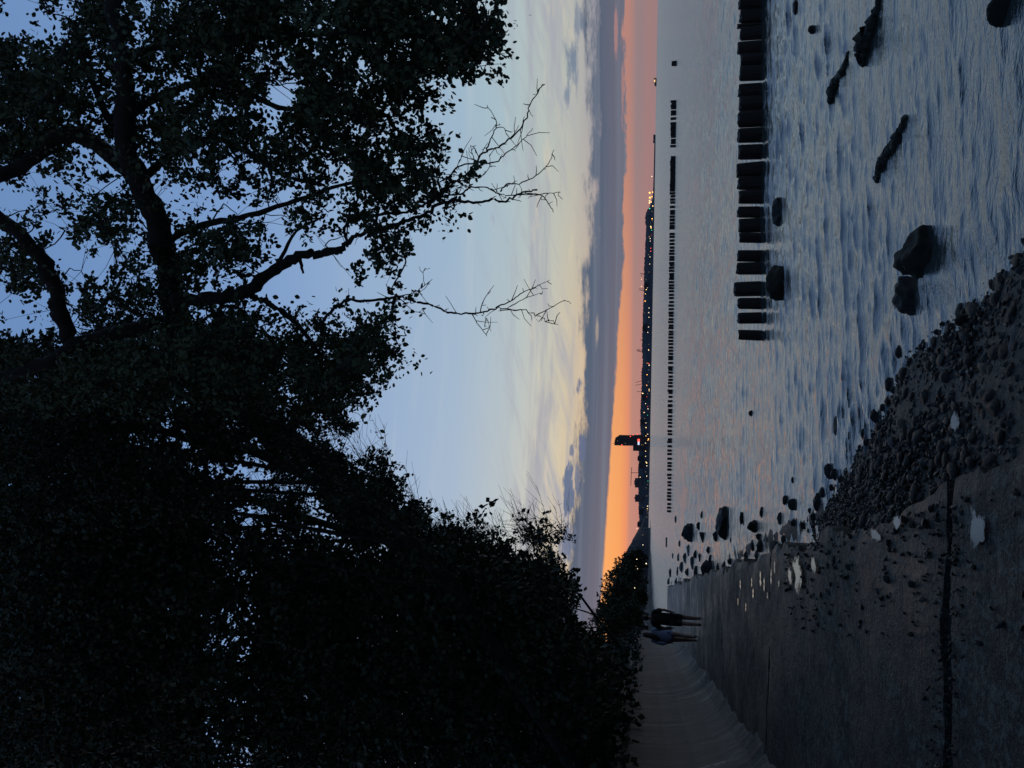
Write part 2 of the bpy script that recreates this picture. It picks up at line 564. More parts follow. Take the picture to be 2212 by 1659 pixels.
promenade = thing('promenade', 'dark wet concrete promenade of long slabs between sea wall and beach', 'path')
del promenade['category'], promenade['label']
promenade['kind'] = 'structure'
cuts = [-2.5, 0.2, 4.45, 10.4, 16.6, 23.0, 29.5, 36.0, 43.5, 51.0, 61.0]
for a, b_ in zip(cuts[:-1], cuts[1:]):
    ny, nx = 64, 48
    ga, gb = (0.035 if abs(v - 4.45) < 0.1 else 0.003 for v in (a, b_))
    yy = np.linspace(a + ga, b_ - gb, ny)
    V = []
    for y in yy:
        x0, x1 = edge_l(y) - 0.1, edge_r(y)
        sk = -0.05 * 0
        for u in np.linspace(0, 1, nx):
            x = x0 + (x1 - x0) * u
            V.append((x, y + 0.04 * (u - 0.5), PZ + 0.006 * vnoise(np.array(x * 1.7), np.array(y * 1.7), 31) - 0.02 * (max(0, u - 0.96) / 0.04) ** 2 + (0.012 * vnoise(np.array(y * 6.0), np.array(1.0), 5) if u > 0.97 else 0)))
    V = np.array(V)
    for c_ in range(1, 4):       # broken, worn seaward edge
        V[nx - c_::nx, 0] += (0.10 * vnoise(yy * 1.1, yy * 0, 33) + 0.06 * vnoise(yy * 4.0, yy * 0, 34) + 0.035 * vnoise(yy * 11.0, yy * 0, 35)) / c_
    V[:nx, 1] += 0.02 + 0.05 * vnoise(V[:nx, 0] * 3, V[:nx, 0] * 0, 36) + 0.025 * vnoise(V[:nx, 0] * 13, V[:nx, 0] * 0, 37)
    V[-nx:, 1] += -0.02 + 0.05 * vnoise(V[-nx:, 0] * 3, V[-nx:, 0] * 0, 38) + 0.025 * vnoise(V[-nx:, 0] * 13, V[-nx:, 0] * 0, 39)
    V[:, 2] += 0.018 * vnoise(V[:, 0] * 0.9, V[:, 1] * 0.9, 51) + 0.006 * vnoise(V[:, 0] * 6, V[:, 1] * 6, 52)
    top = len(V)
    low = V.copy()
    low[:, 2] = -0.3
    i = np.arange(ny - 1)[:, None] * nx
    j = np.arange(nx - 1)[None, :]
    Q = np.stack([i + j, i + j + 1, i + nx + j + 1, i + nx + j], -1).reshape(-1, 4)
    bd = np.concatenate([np.arange(nx), np.arange(2, ny + 1) * nx - 1, (ny - 1) * nx + np.arange(nx - 2, -1, -1), np.arange(ny - 2, -1, -1) * nx])
    W = np.concatenate([V, low[bd]])
    k = len(bd)
    ii = np.arange(k)
    S = np.stack([bd, top + ii, top + (ii + 1) % k, bd[(ii + 1) % k]], -1)[:-1]
    obj('slab', mesh_np('slab', W, [Q, S], [mc]), parent=promenade)
# dark grit packed in the joints under the slabs
mb = MB()
V = []
for y in np.linspace(-3, 60.9, 60):
    V += [(edge_l(y) - 0.3, y, PZ - 0.05), (edge_r(y) - 0.12, y, PZ - 0.05)]
ii = np.arange(59) * 2
mb.add(V, [np.stack([ii, ii + 1, ii + 3, ii + 2], -1)])
obj('joint_fill', mb.mesh('joint_fill', [m_gravel]), parent=promenade)

# ------------------------------------------------------------------ sea wall with a hollow face, cast in bays
m_wall = bpy.data.materials.new('stained_wall_concrete')
m_wall.use_nodes = True
t = NT(m_wall.node_tree)
out = t.add('ShaderNodeOutputMaterial')
p = t.add('ShaderNodeBsdfPrincipled')
t.l.new(p.outputs[0], out.inputs[0])
geo = t.add('ShaderNodeNewGeometry')
g = geo.outputs['Position']
mp = t.add('ShaderNodeMapping')
t.l.new(g, mp.inputs[0])
mp.inputs['Scale'].default_value = (0.5, 1.7, 0.22)
n1 = t.noise(mp.outputs[0], 1.3, 8, 0.72, 0.7)
n2 = t.noise(g, 9, 6, 0.65)
c = t.mix(t.smooth(n1, 0.35, 0.65), (0.010, 0.0105, 0.0095, 1), (0.060, 0.062, 0.056, 1))
c = t.mix(t.smooth(n1, 0.56, 0.66), c, (0.22, 0.222, 0.205, 1))
c = t.mix(t.m('MULTIPLY', t.smooth(n2, 0.48, 0.62), 0.75), c, (0.012, 0.0125, 0.011, 1))
c = t.mix(t.m('MULTIPLY', t.smooth(t.noise(g, 0.8, 5, 0.7), 0.45, 0.62), 0.6), c, (0.016, 0.017, 0.014, 1))
t.put(p.inputs['Base Color'], c)
p.inputs['Roughness'].default_value = 0.7
b = t.add('ShaderNodeBump')
b.inputs['Distance'].default_value = 0.03
t.put(b.inputs['Height'], n2)
t.l.new(b.outputs[0], p.inputs['Normal'])


def wall_top(y):
    return 2.42 + 0.0055 * y


seawall = thing('sea_wall', 'grey stained concrete sea wall with hollow curved face left of the path', 'wall')
prof = [(0.10, -0.05), (0.02, 0.03), (-0.16, 0.16), (-0.34, 0.42), (-0.47, 0.8), (-0.54, 1.2), (-0.56, 1.55), (-0.55, 1.8), (-0.50, 1.96), (-0.50, 2.12), (-0.95, 2.12), (-0.95, -0.1)]
wy = -2.5
while wy < 58:
    L = 6.2 + 0.8 * math.sin(wy * 3)
    V = []
    yy = np.linspace(wy + 0.002, wy + L - 0.002, 31)
    for y in yy:
        sc = (wall_top(y) - PZ) / 2.12
        toe = 0.07 * float(vnoise(np.array(y * 1.3), np.array(0.0), 71)) + 0.08 * float(vnoise(np.array(y * 5.3), np.array(0.0), 72))
        for q_, (px, pz) in enumerate(prof):
            V.append((edge_l(y) + px + toe * (1.0, 0.9, 0.5, 0.2)[q_] if q_ < 4 else edge_l(y) + px + 0.012 * float(vnoise(np.array(y * 2.1), np.array(pz * 3.0), 73)), y, PZ + pz * sc + (0.04 * float(vnoise(np.array(y * 1.7), np.array(3.0), 74)) if q_ in (8, 9, 10) else 0)))
    n = len(prof)
    i = np.arange(30)[:, None] * n
    j = np.arange(n)[None, :]
    Q = np.stack([i + j, i + n + j, i + n + (j + 1) % n, i + (j + 1) % n], -1).reshape(-1, 4)
    caps = np.array([np.arange(n)[::-1], 30 * n + np.arange(n)])
    obj('wall_bay', mesh_np('wall_bay', np.array(V), [Q, caps], [m_wall]), parent=seawall)
    wy += L

# ------------------------------------------------------------------ wooded bank behind the wall
m_soil = material('dark_soil', (0.010, 0.010, 0.008), 0.9, (0.02, 0.019, 0.014), 3, 0.05, 12)
ys = np.linspace(-8, 62, 90)
offs = np.array([-0.8, -1.4, -2.2, -3.2, -4.4, -6, -8, -11, -16, -26, -60])
hts = np.array([0.0, 0.2, 0.7, 1.4, 2.3, 3.4, 4.6, 5.6, 6.4, 7.0, 7.5])
V = []
for y in ys:
    k = 1.0 if y < 60 else max(0.6, 1 - (y - 60) / 500)
    base = wall_top(min(y, 66)) - 0.12 if y < 66 else max(0.4, wall_top(66) - (y - 66) * 0.15)
    for o_, h in zip(offs, hts):
        V.append((edge_l(y) + o_ + 0.0, y, base + h * k + (0.35 * float(vnoise(np.array(o_ * 0.7), np.array(y * 0.3), 41)) if o_ < -1 else 0)))
nO = len(offs)
i = np.arange(len(ys) - 1)[:, None] * nO
j = np.arange(nO - 1)[None, :]
Q = np.stack([i + j, i + nO + j, i + nO + j + 1, i + j + 1], -1).reshape(-1, 4)
obj('bank', mesh_np('bank', np.array(V), [Q], [m_soil], True), kind='structure')


def bank_z(x, y):
    o_ = x - edge_l(y)
    return np.interp(-o_, -offs, hts) + (wall_top(min(y, 66)) - 0.12 if y < 66 else max(0.4, wall_top(66) - (y - 66) * 0.15))


# ------------------------------------------------------------------ trees
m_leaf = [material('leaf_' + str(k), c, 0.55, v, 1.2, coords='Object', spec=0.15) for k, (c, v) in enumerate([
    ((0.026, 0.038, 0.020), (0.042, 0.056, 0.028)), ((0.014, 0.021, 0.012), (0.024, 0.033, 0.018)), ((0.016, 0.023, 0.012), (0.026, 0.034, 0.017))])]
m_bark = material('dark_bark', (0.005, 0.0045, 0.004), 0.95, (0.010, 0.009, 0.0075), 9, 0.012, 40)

# how much of the sky the foliage hides: rows every 50 down the picture, columns every 50 across, 0 none .. 9 closed
COVER = """
5688986799998879998753
6688997799988879998897
8999877898878879888984
898887778886777887852
8886688888854878773
8998898778866876641
99777987887668775663
43456976756867677784
13435796545755787873
55326687666765466564
58337879868553334451
8863566987762113541
878347798783111243
736766794785561153
53566889798667453
999999897799887861
98989999888888872
9999999888888884
9999998788888874
99999889888876661
998988998876667862
989999998885567885
9999999988876788896321
9999999988888888888744452
9999999999999998788878873
99999999999999997899999951
999999999999999999999999731
999999999999999999999999963
9999999999999999999999999971
99999999999999999999999999999
99999999999999999999999999999
99999999999999999999999999999
99999999999999999999999999999
99999999999999999999999999999
""".split()
CG = np.zeros((len(COVER) + 1, 30))
for r_, s_ in enumerate(COVER):
    for c_, ch in enumerate(s_[:30]):
        CG[r_, c_] = int(ch)
CG[-1] = CG[-2]


def cover(dx, dy):
    gx = np.clip(dx / 50 - 0.5, 0, 28.999)
    gy = np.clip(dy / 50 - 0.5, 0, len(CG) - 1.001)
    xi, yi = gx.astype(int), gy.astype(int)
    fx, fy = gx - xi, gy - yi
    return (CG[yi, xi] * (1 - fx) + CG[yi, xi + 1] * fx) * (1 - fy) + (CG[yi + 1, xi] * (1 - fx) + CG[yi + 1, xi + 1] * fx) * fy


def sprigs(P, k, leaf, spread, six=True, seed=1, droop=0.25):
    """leaves set alternately along short shoots that start at P (n x 3); returns vertices, quads, shoot ends"""
    r = np.random.default_rng(seed)
    n = len(P)
    D = r.normal(size=(n, 3)) * np.array([1, 1, 0.75]) + np.array([0.45, 0.05, 0.05 - droop])
    D /= np.linalg.norm(D, axis=1, keepdims=True)
    s = (np.arange(k)[None, :] + 0.6 * r.random((n, k))) / k
    base = P[:, None, :] + D[:, None, :] * (s * spread)[..., None] + r.normal(size=(n, k, 3)) * spread * 0.12
    L = D[:, None, :] * 0.8 + r.normal(size=(n, k, 3)) * 0.55 + np.array([0.12, 0, -0.2])
    L /= np.linalg.norm(L, axis=2, keepdims=True)
    N = r.normal(size=(n, k, 3))
    S = np.cross(L, N)
    S /= np.linalg.norm(S, axis=2, keepdims=True) + 1e-9
    Nn = np.cross(S, L)
    ln = leaf * (0.65 + 0.7 * r.random((n, k, 1)))
    wd = ln * (0.27 + 0.1 * r.random((n, k, 1)))
    if six:
        vs = [base, base + L * ln * 0.33 + S * wd + Nn * ln * 0.07, base + L * ln * 0.72 + S * wd * 0.82 + Nn * ln * 0.05, base + L * ln,
              base + L * ln * 0.72 - S * wd * 0.82 + Nn * ln * 0.05, base + L * ln * 0.33 - S * wd + Nn * ln * 0.07]
        V = np.stack(vs, 2).reshape(-1, 3)
        b = np.arange(n * k)[:, None] * 6
        Q = np.concatenate([b + np.array([0, 1, 2, 3]), b + np.array([0, 3, 4, 5])])
    else:
        vs = [base, base + L * ln * 0.5 + S * wd * 1.15, base + L * ln, base + L * ln * 0.5 - S * wd * 1.15]
        V = np.stack(vs, 2).reshape(-1, 3)
        Q = np.arange(n * k)[:, None] * 4 + np.array([0, 1, 2, 3])
    return V, Q, P + D * spread


def _gapnoise(dx, dy):
    return 0.55 * vnoise(dx / 60, dy / 60, 905) + 0.55 * vnoise(dx / 27, dy / 27, 906) + 0.5 * vnoise(dx / 12, dy / 12, 907)


_ref = np.sort(_gapnoise(np.random.default_rng(1).uniform(0, 1500, 30000), np.random.default_rng(2).uniform(0, 1700, 30000)))


def gapfield(dx, dy):
    """evenly spread 0..1, clumps low and openings high; shared by all crowns so their openings line up into real gaps"""
    return np.searchsorted(_ref, _gapnoise(dx, dy)) / len(_ref)


def scatter(zone, n, depth, seed, keep=None, gain=1.0, full=1.03):
    """shoot bases inside a picture-space zone, spread through a real depth of wood; cover thins them"""
    r = np.random.default_rng(seed)
    zx0, zx1, zy0, zy1 = zone
    dx = r.uniform(zx0, zx1, n)
    dy = r.uniform(zy0, zy1, n)
    c = cover(dx, dy) / 9.0
    u = gapfield(dx, dy)
    ok = r.random(n) < np.clip((np.interp(c * 9, [0, 1, 2, 3, 4, 5, 6, 7, 8, 8.7, 9], [0, 0.09, 0.17, 0.25, 0.33, 0.41, 0.49, 0.60, 0.75, 0.94, 1.08]) * full - u) / 0.08 + 0.5, 0, 1) * c ** 1.3 * gain
    ok &= c > 0.06
    if keep is not None:
        ok &= keep(dx, dy)
    dx, dy = dx[ok], dy[ok]
    y = depth(dx, dy, r)
    d = Fv[None] + Rv[None] * ((829.5 - dy) / FPX)[:, None] - Uv[None] * ((dx - 1106) / FPX)[:, None]
    return CAM + d * (y / d[:, 1])[:, None]


def smooth_line(pts, sub=5):
    P = np.array(pts, dtype=float)
    n = len(P)
    out_ = []
    for i_ in range(n - 1):
        p0, p1, p2, p3 = P[max(i_ - 1, 0)], P[i_], P[i_ + 1], P[min(i_ + 2, n - 1)]
        for s_ in np.arange(sub) / sub:
            out_.append(0.5 * (2 * p1 + (p2 - p0) * s_ + (2 * p0 - 5 * p1 + 4 * p2 - p3) * s_ ** 2 + (3 * p1 - p0 - 3 * p2 + p3) * s_ ** 3))
    out_.append(P[-1])
    return np.array(out_)


def limb(mb_, pts, r0, r1, sides=7, wob=0.02, sub=5, seed=0):
    P = smooth_line(pts, sub)
    rr = np.random.default_rng(seed + len(pts))
    P[1:-1] += rr.normal(size=P[1:-1].shape) * wob * min(1, r0 * 8)
    mb_.tube(P, np.linspace(r0, r1, len(P)) * (1 + 0.08 * rr.normal(size=len(P))), sides)
    return P


def boughs(mb_, skel, P, cell, r0, seed, taper=0.006, feather=None):
    """join groups of shoots back to the wood with curved side branches; later groups may grow from earlier branches"""
    rr = np.random.default_rng(seed)
    keys = np.floor(P / cell).astype(int)
    _, inv = np.unique(keys, axis=0, return_inverse=True)
    inv = inv.ravel()
    cen = np.array([P[inv == g_].mean(0) for g_ in range(inv.max() + 1)])
    d0 = np.min(np.linalg.norm(cen[:, None, :] - skel[None, ::3, :], axis=2), axis=1)
    for g_ in np.argsort(d0):
        S_, c_ = P[inv == g_], cen[g_]
        dd = np.linalg.norm(skel - c_, axis=1) + np.maximum(0, skel[:, 2] - c_[2]) * 0.6
        a_ = skel[dd.argmin()] + rr.normal(size=3) * 0.001
        L_ = np.linalg.norm(c_ - a_)
        mid = (a_ + c_) / 2 + rr.normal(size=3) * L_ * 0.16 + np.array([0, 0, 0.06 * L_])
        ln_ = smooth_line([a_, mid, c_], 4)
        ln_[1:-1] += rr.normal(size=ln_[1:-1].shape) * 0.012
        mb_.tube(ln_, np.linspace(min(r0, taper + 0.007 * L_), taper * 0.8, 9), 5, False)
        skel = np.concatenate([skel, ln_[3:]])
        for s_ in S_[rr.permutation(len(S_))[:5]]:
            mb_.tube(np.array([c_, (c_ + s_) / 2 + rr.normal(size=3) * 0.03, s_]), [taper * 0.7, taper * 0.5, taper * 0.35], 3, False)
    if feather is not None:
        for s_ in feather:          # bare year-old shoots that stick out of the crown
            v_ = rr.normal(size=3) * np.array([0.55, 0.4, 0.25]) + np.array([0.45, 0, 0.55])
            v_ /= np.linalg.norm(v_)
            l_ = cell * (0.3 + 0.5 * rr.random())
            e_ = s_ + v_ * l_
            m_ = s_ + v_ * l_ * 0.5 + rr.normal(size=3) * 0.05 * l_
            mb_.tube([s_, m_, e_], [taper * 0.8, taper * 0.6, taper * 0.4], 3, False)
            for _ in range(3):
                q_ = s_ + (e_ - s_) * (0.3 + 0.6 * rr.random())
                mb_.tube([q_, q_ + (v_ + rr.normal(size=3) * 0.6) * l_ * 0.28], [taper * 0.5, taper * 0.3], 3, False)


def tree(name, label, root, limbs, P, k, leaf, spread, mat, seed, six=True, cell=0.9, group=None, bare=None, bough_r=0.05, feather=None, taper=0.006, sprays=None):
    root = np.array(root, dtype=float)
    o = thing(name, label, 'tree', root, group)
    mb_ = MB()
    sk = []
    for i_, (pts, r0, r1) in enumerate(limbs):
        sk.append(limb(mb_, np.array(pts) - root, r0, r1, 8, seed=seed + i_))
    sk = np.concatenate(sk)
    obj('trunk', mb_.mesh('trunk', [m_bark], True), parent=o)
    if len(P):
        P = P - root
        mb2 = MB()
        boughs(mb2, sk, P, cell, bough_r, seed, taper, None if feather is None else feather - root)
        obj('branches', mb2.mesh('branches', [m_bark], True), parent=o, kind='stuff')
        V_, Q_, _e = sprigs(P, k, leaf, spread, six, seed)
        if sprays is not None:          # long hanging shoots with leaves all along
            V2, Q2, _e = sprigs(sprays - root, 20, leaf, 0.6, six, seed + 3, 0.55)
            Q_ = np.concatenate([Q_, Q2 + len(V_)])
            V_ = np.concatenate([V_, V2])
        obj('crown', mesh_np('crown', V_, [Q_], [mat]), parent=o, kind='stuff')
    if bare:
        for lines, r0 in bare:
            mb3 = MB()
            for i_, (pts, s0, s1) in enumerate(lines):
                PP = limb(mb3, np.array(pts) - root, r0 * s0, r0 * s1, 6, 0.05, 5, seed + i_)
                rr = np.random.default_rng(seed + 50 + i_)
                for a_ in range(3, len(PP) - 1, 2):     # short dead spurs
                    if rr.random() < 0.75:
                        v_ = rr.normal(size=3) * np.array([1, 0.8, 1]) + np.array([0.3, 0, -0.4])
                        v_ /= np.linalg.norm(v_)
                        l_ = 0.05 + 0.22 * rr.random() ** 2
                        mb3.tube([PP[a_], PP[a_] + v_ * l_ * 0.5 + rr.normal(size=3) * 0.015, PP[a_] + v_ * l_], [0.005, 0.0038, 0.0026], 4)
            obj('dead_branch', mb3.mesh('dead_branch', [m_bark], True), parent=o, label='bare leafless branch hanging from the crown')
    return o


def L3(pts, y0, y1=None):
    """picture points at depth y0..y1 metres"""
    n = len(pts)
    y1 = y0 if y1 is None else y1
    return [aty(a, b_, y0 + (y1 - y0) * i_ / max(1, n - 1)) for i_, (a, b_) in enumerate(pts)]


def Z2(pts):
    return [(737.3 + a / 3, b_ / 3) for a, b_ in pts]


def Z5(pts):
    return [(737.3 + a / 3, 553 + b_ / 3) for a, b_ in pts]


# --- the leaning tree that hangs over the path
y_t1 = 8.6
rootA = np.array([edge_l(14.5) - 2.6, 14.5, 0])
rootA[2] = bank_z(rootA[0], 14.5) - 0.3
trunkA = [rootA] + L3([(1050, 1330), (800, 1090), (580, 920)], 14.0, 12.5) + L3([(430, 820), (378, 700), (372, 620), (352, 530)], 10.4, 8.4)
limbsA = [
    (trunkA, 0.24, 0.155),
    (L3([(352, 530), (335, 470), (305, 395), (280, 330), (268, 260), (272, 180), (255, 90), (240, -60)], 8.2, 7.0), 0.15, 0.075),
    (L3([(300, 390), (240, 340), (150, 290), (60, 350), (-40, 400)], 8.0, 7.3), 0.10, 0.08),
    (L3([(275, 300), (225, 240), (190, 150), (150, 40)], 7.9, 7.4), 0.05, 0.02),
    (L3([(330, 700), (230, 725), (160, 745), (90, 790), (-30, 830)], 8.8, 8.2), 0.10, 0.07),
    (L3([(155, 745), (135, 690), (120, 630), (92, 570), (50, 515), (-30, 450)], 8.6, 7.6), 0.105, 0.08),
    (L3([(380, 650), (430, 645), (480, 642), (525, 632), (565, 600), (610, 572), (650, 552), (700, 545), (738, 540)], 8.4, 7.9), 0.095, 0.042),
    (L3([(545, 640), (580, 655), (620, 680), (650, 712), (690, 760)], 8.4, 8.2), 0.05, 0.022),
    (L3([(640, 552), (648, 560), (655, 590)], 8.2), 0.028, 0.014),
    (L3([(305, 395), (370, 330), (450, 300), (540, 330), (620, 380), (700, 400)], 8.1, 7.4), 0.05, 0.018),
    (L3([(268, 260), (360, 200), (480, 180), (600, 230), (720, 240), (800, 270)], 7.8, 7.2), 0.05, 0.015),
    (L3([(262, 120), (400, 90), (560, 80), (760, 70), (950, 60)], 7.6, 7.0), 0.05, 0.015),
    (L3([(760, 235), (790, 262), (850, 293), (905, 300)], 7.4), 0.014, 0.007),
    (L3([(352, 530), (420, 490), (520, 470), (620, 440), (740, 400), (850, 380)], 8.4, 7.6), 0.05, 0.013),
    (L3([(570, 600), (600, 570), (640, 500), (700, 470)], 8.3, 8.0), 0.03, 0.012),
]
yb = 7.9
deadA = [
    (L3(Z2([(0, 1620), (90, 1530), (200, 1500), (400, 1440), (530, 1390), (650, 1320), (740, 1300), (880, 1310), (1000, 1295), (1080, 1305), (1160, 1255), (1270, 1230)]), yb, 7.2), 1.0, 0.28),
    (L3(Z2([(1190, 1250), (1300, 1270), (1350, 1330), (1375, 1375)]), 7.25), 0.25, 0.12),
    (L3(Z2([(70, 1430), (200, 1395), (400, 1380), (500, 1340), (600, 1290), (700, 1210), (800, 1130), (870, 1060), (930, 985), (1000, 960), (1080, 910), (1160, 840), (1200, 760), (1220, 680), (1280, 590), (1310, 545)]), yb, 7.0), 0.6, 0.16),
    (L3(Z2([(40, 1600), (20, 1480), (70, 1430)]), yb), 0.62, 0.6),
    (L3(Z2([(560, 1310), (650, 1270), (780, 1255), (830, 1215), (900, 1210), (960, 1220), (1020, 1255), (1100, 1265), (1200, 1260), (1340, 1255), (1420, 1245)]), 7.6, 7.3), 0.4, 0.12),
    (L3(Z2([(700, 1150), (760, 1080), (870, 1055), (1000, 1050), (1060, 1000), (1130, 950), (1190, 890), (1240, 830)]), 7.5, 7.2), 0.35, 0.1),
    (L3(Z2([(1030, 1240), (1080, 1190), (1150, 1190), (1260, 1140), (1340, 1060), (1380, 970)]), 7.4, 7.1), 0.3, 0.1),
    (L3(Z2([(940, 980), (960, 920), (1000, 830), (1000, 780), (945, 680)]), 7.4, 7.2), 0.3, 0.1),
    (L3(Z2([(1000, 830), (1050, 825), (1070, 870)]), 7.4), 0.2, 0.1),
    (L3(Z2([(870, 1060), (850, 1000), (838, 940)]), 7.5), 0.2, 0.1),
    (L3(Z2([(570, 1250), (620, 1190), (700, 1140), (760, 1060), (780, 1000)]), 7.7), 0.3, 0.1),
    (L3(Z2([(840, 1215), (830, 1160), (900, 1150), (960, 1080), (960, 1000)]), 7.6), 0.22, 0.1),
]
deadB = [
    (L3([(690, 760), (700, 690), (737, 655)] + Z5([(100, 290), (250, 285), (360, 262), (450, 290), (560, 315), (690, 360), (780, 375), (900, 370), (1000, 340), (1090, 345), (1180, 350), (1260, 380), (1330, 410), (1390, 440)]), 8.2, 7.4), 0.8, 0.14),
    (L3(Z5([(1260, 385), (1330, 350), (1440, 290), (1490, 310)]), 7.4), 0.22, 0.1),
    (L3(Z5([(1000, 335), (1100, 290), (1170, 240), (1240, 210), (1350, 155)]), 7.5), 0.3, 0.1),
    (L3(Z5([(1090, 330), (1200, 270), (1300, 240)]), 7.5), 0.22, 0.1),
    (L3(Z5([(850, 380), (890, 450), (945, 520)]), 7.6), 0.25, 0.1),
    (L3(Z5([(930, 460), (940, 400), (970, 490)]), 7.6), 0.14, 0.08),
    (L3(Z5([(900, 365), (920, 290), (990, 190)]), 7.6), 0.25, 0.1),
    (L3(Z5([(360, 262), (460, 240), (540, 190), (590, 150)]), 7.9), 0.3, 0.1),
    (L3(Z5([(400, 290), (470, 360), (540, 350)]), 7.9), 0.22, 0.1),
    (L3(Z5([(540, 190), (530, 110), (545, 80)]), 7.9), 0.16, 0.08),
]
P = scatter((-60, 1110, -60, 880), 9600, lambda a, b_, r: 7.9 + 0.9 * (b_ - 400) / 800 + r.normal(size=len(a)) * 0.55, 101, gain=1.0, full=1.0)
PX = scatter((-60, 1110, -60, 880), 1500, lambda a, b_, r: 7.8 + 0.9 * (b_ - 400) / 800 + r.normal(size=len(a)) * 0.6, 111, keep=lambda a, b_: cover(a, b_) > 3.2, gain=0.8, full=1.0)
# the main limbs read dark and bare: no leaves hang right in front of them
_d = P - CAM
_z = _d @ Fv
_px = np.stack([1106 - _d @ Uv / _z * FPX, 829.5 - _d @ Rv / _z * FPX], -1)
keepm = np.ones(len(P), bool)
for pts_, r0_, r1_ in limbsA[1:9]:
    q_ = smooth_line(pts_, 8)
    e_ = q_ - CAM
    ez = e_ @ Fv
    lp = np.stack([1106 - e_ @ Uv / ez * FPX, 829.5 - e_ @ Rv / ez * FPX], -1)
    dd_ = np.linalg.norm(_px[:, None, :] - lp[None], axis=2)
    k_ = dd_.argmin(1)
    keepm &= ~((dd_.min(1) < 24 + r0_ / 8.0 * FPX) & (P[:, 1] < q_[k_, 1] + 0.15))
P = P[keepm]
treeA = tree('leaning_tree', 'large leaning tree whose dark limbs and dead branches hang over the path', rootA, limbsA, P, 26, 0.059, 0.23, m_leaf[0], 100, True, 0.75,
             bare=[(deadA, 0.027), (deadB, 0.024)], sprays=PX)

# --- trees standing in a row along the bank, farther and farther off
def depth_in(y0, y1):
    def f(a, b_, r):
        return y0 + (y1 - y0) * r.random(len(a))
    return f


def bank_tree(name, label, zone, yr, trunk_px, n, k, leaf, spread, mi, seed, six, cell, keep=None, gain=1.0, full=1.0):
    P_ = scatter(zone, n, depth_in(*yr), seed, keep, gain, full)
    ok = P_[:, 2] > np.array([bank_z(a, b_) if a < edge_l(b_) - 0.6 else wall_top(b_) + 0.25 for a, b_ in P_[:, :2]]) - 0.3
    P_ = P_[ok]
    ym = 0.5 * (yr[0] + yr[1])
    top = [aty(a, b_, ym) for a, b_ in trunk_px]
    rx = min(top[0][0], edge_l(ym) - 1.4)
    root = np.array([rx, ym, bank_z(rx, ym) - 0.3])
    rr = np.random.default_rng(seed + 9)
    ls = [([root] + top, 0.03 + 0.012 * len(top) + 0.05, 0.03)]
    sp = smooth_line([root] + top, 5)
    dq = P_ - CAM
    zq = dq @ Fv
    thick = P_[cover(1106 - dq @ Uv / zq * FPX, 829.5 - dq @ Rv / zq * FPX) > 8.2]
    sel = thick[rr.permutation(len(thick))[:5]]
    for s_ in sel:
        a_ = sp[min(len(sp) - 1, max(2, int(np.argmin(np.linalg.norm(sp - (s_ * 0.5 + root * 0.5), axis=1)))))]
        ls.append(([a_, (a_ + s_) / 2 + rr.normal(size=3) * 0.15 + np.array([0, 0, 0.15]), s_], 0.04, 0.012))
    d_ = P_ - CAM
    zf = d_ @ Fv
    cv = cover(1106 - d_ @ Uv / zf * FPX, 829.5 - d_ @ Rv / zf * FPX)
    thin = P_[(cv > 0.5) & (cv < 6.5)]
    thin = thin[rr.permutation(len(thin))[:300]]
    return tree(name, label, root, ls, P_, k, leaf, spread, m_leaf[mi], seed, six, cell, group='trees along the bank', feather=thin if ym > 13 else None, taper=0.006 + 0.0004 * max(0, ym - 10))


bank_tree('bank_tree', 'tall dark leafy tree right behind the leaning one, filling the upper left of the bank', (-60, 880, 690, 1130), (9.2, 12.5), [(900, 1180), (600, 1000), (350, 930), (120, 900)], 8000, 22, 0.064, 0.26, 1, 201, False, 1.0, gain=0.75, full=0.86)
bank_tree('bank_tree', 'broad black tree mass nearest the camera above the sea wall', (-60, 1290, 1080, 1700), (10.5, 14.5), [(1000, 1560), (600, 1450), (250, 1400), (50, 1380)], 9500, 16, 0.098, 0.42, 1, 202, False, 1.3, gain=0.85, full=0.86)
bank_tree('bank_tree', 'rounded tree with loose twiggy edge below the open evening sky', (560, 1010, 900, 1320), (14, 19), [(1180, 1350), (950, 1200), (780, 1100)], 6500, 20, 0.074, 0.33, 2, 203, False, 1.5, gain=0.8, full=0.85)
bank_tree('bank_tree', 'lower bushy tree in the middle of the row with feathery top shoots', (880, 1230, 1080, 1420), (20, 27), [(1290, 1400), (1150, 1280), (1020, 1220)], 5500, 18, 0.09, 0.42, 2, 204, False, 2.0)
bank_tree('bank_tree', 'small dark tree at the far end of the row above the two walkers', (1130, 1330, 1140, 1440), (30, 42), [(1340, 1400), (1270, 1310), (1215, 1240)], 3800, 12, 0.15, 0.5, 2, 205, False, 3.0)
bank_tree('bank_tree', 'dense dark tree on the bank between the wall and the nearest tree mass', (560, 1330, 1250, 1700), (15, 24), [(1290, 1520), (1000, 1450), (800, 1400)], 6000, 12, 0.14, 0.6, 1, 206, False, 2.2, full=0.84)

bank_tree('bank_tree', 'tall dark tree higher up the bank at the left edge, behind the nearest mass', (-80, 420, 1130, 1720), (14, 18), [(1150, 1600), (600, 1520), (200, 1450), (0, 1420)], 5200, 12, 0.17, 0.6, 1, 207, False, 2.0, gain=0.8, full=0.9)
bank_tree('bank_tree', 'tall dark tree higher up the bank behind the leaning tree', (-80, 560, 760, 1200), (13, 17), [(1150, 1300), (600, 1100), (250, 1000), (0, 960)], 4600, 12, 0.15, 0.55, 1, 208, False, 2.0, gain=0.6, full=0.78)

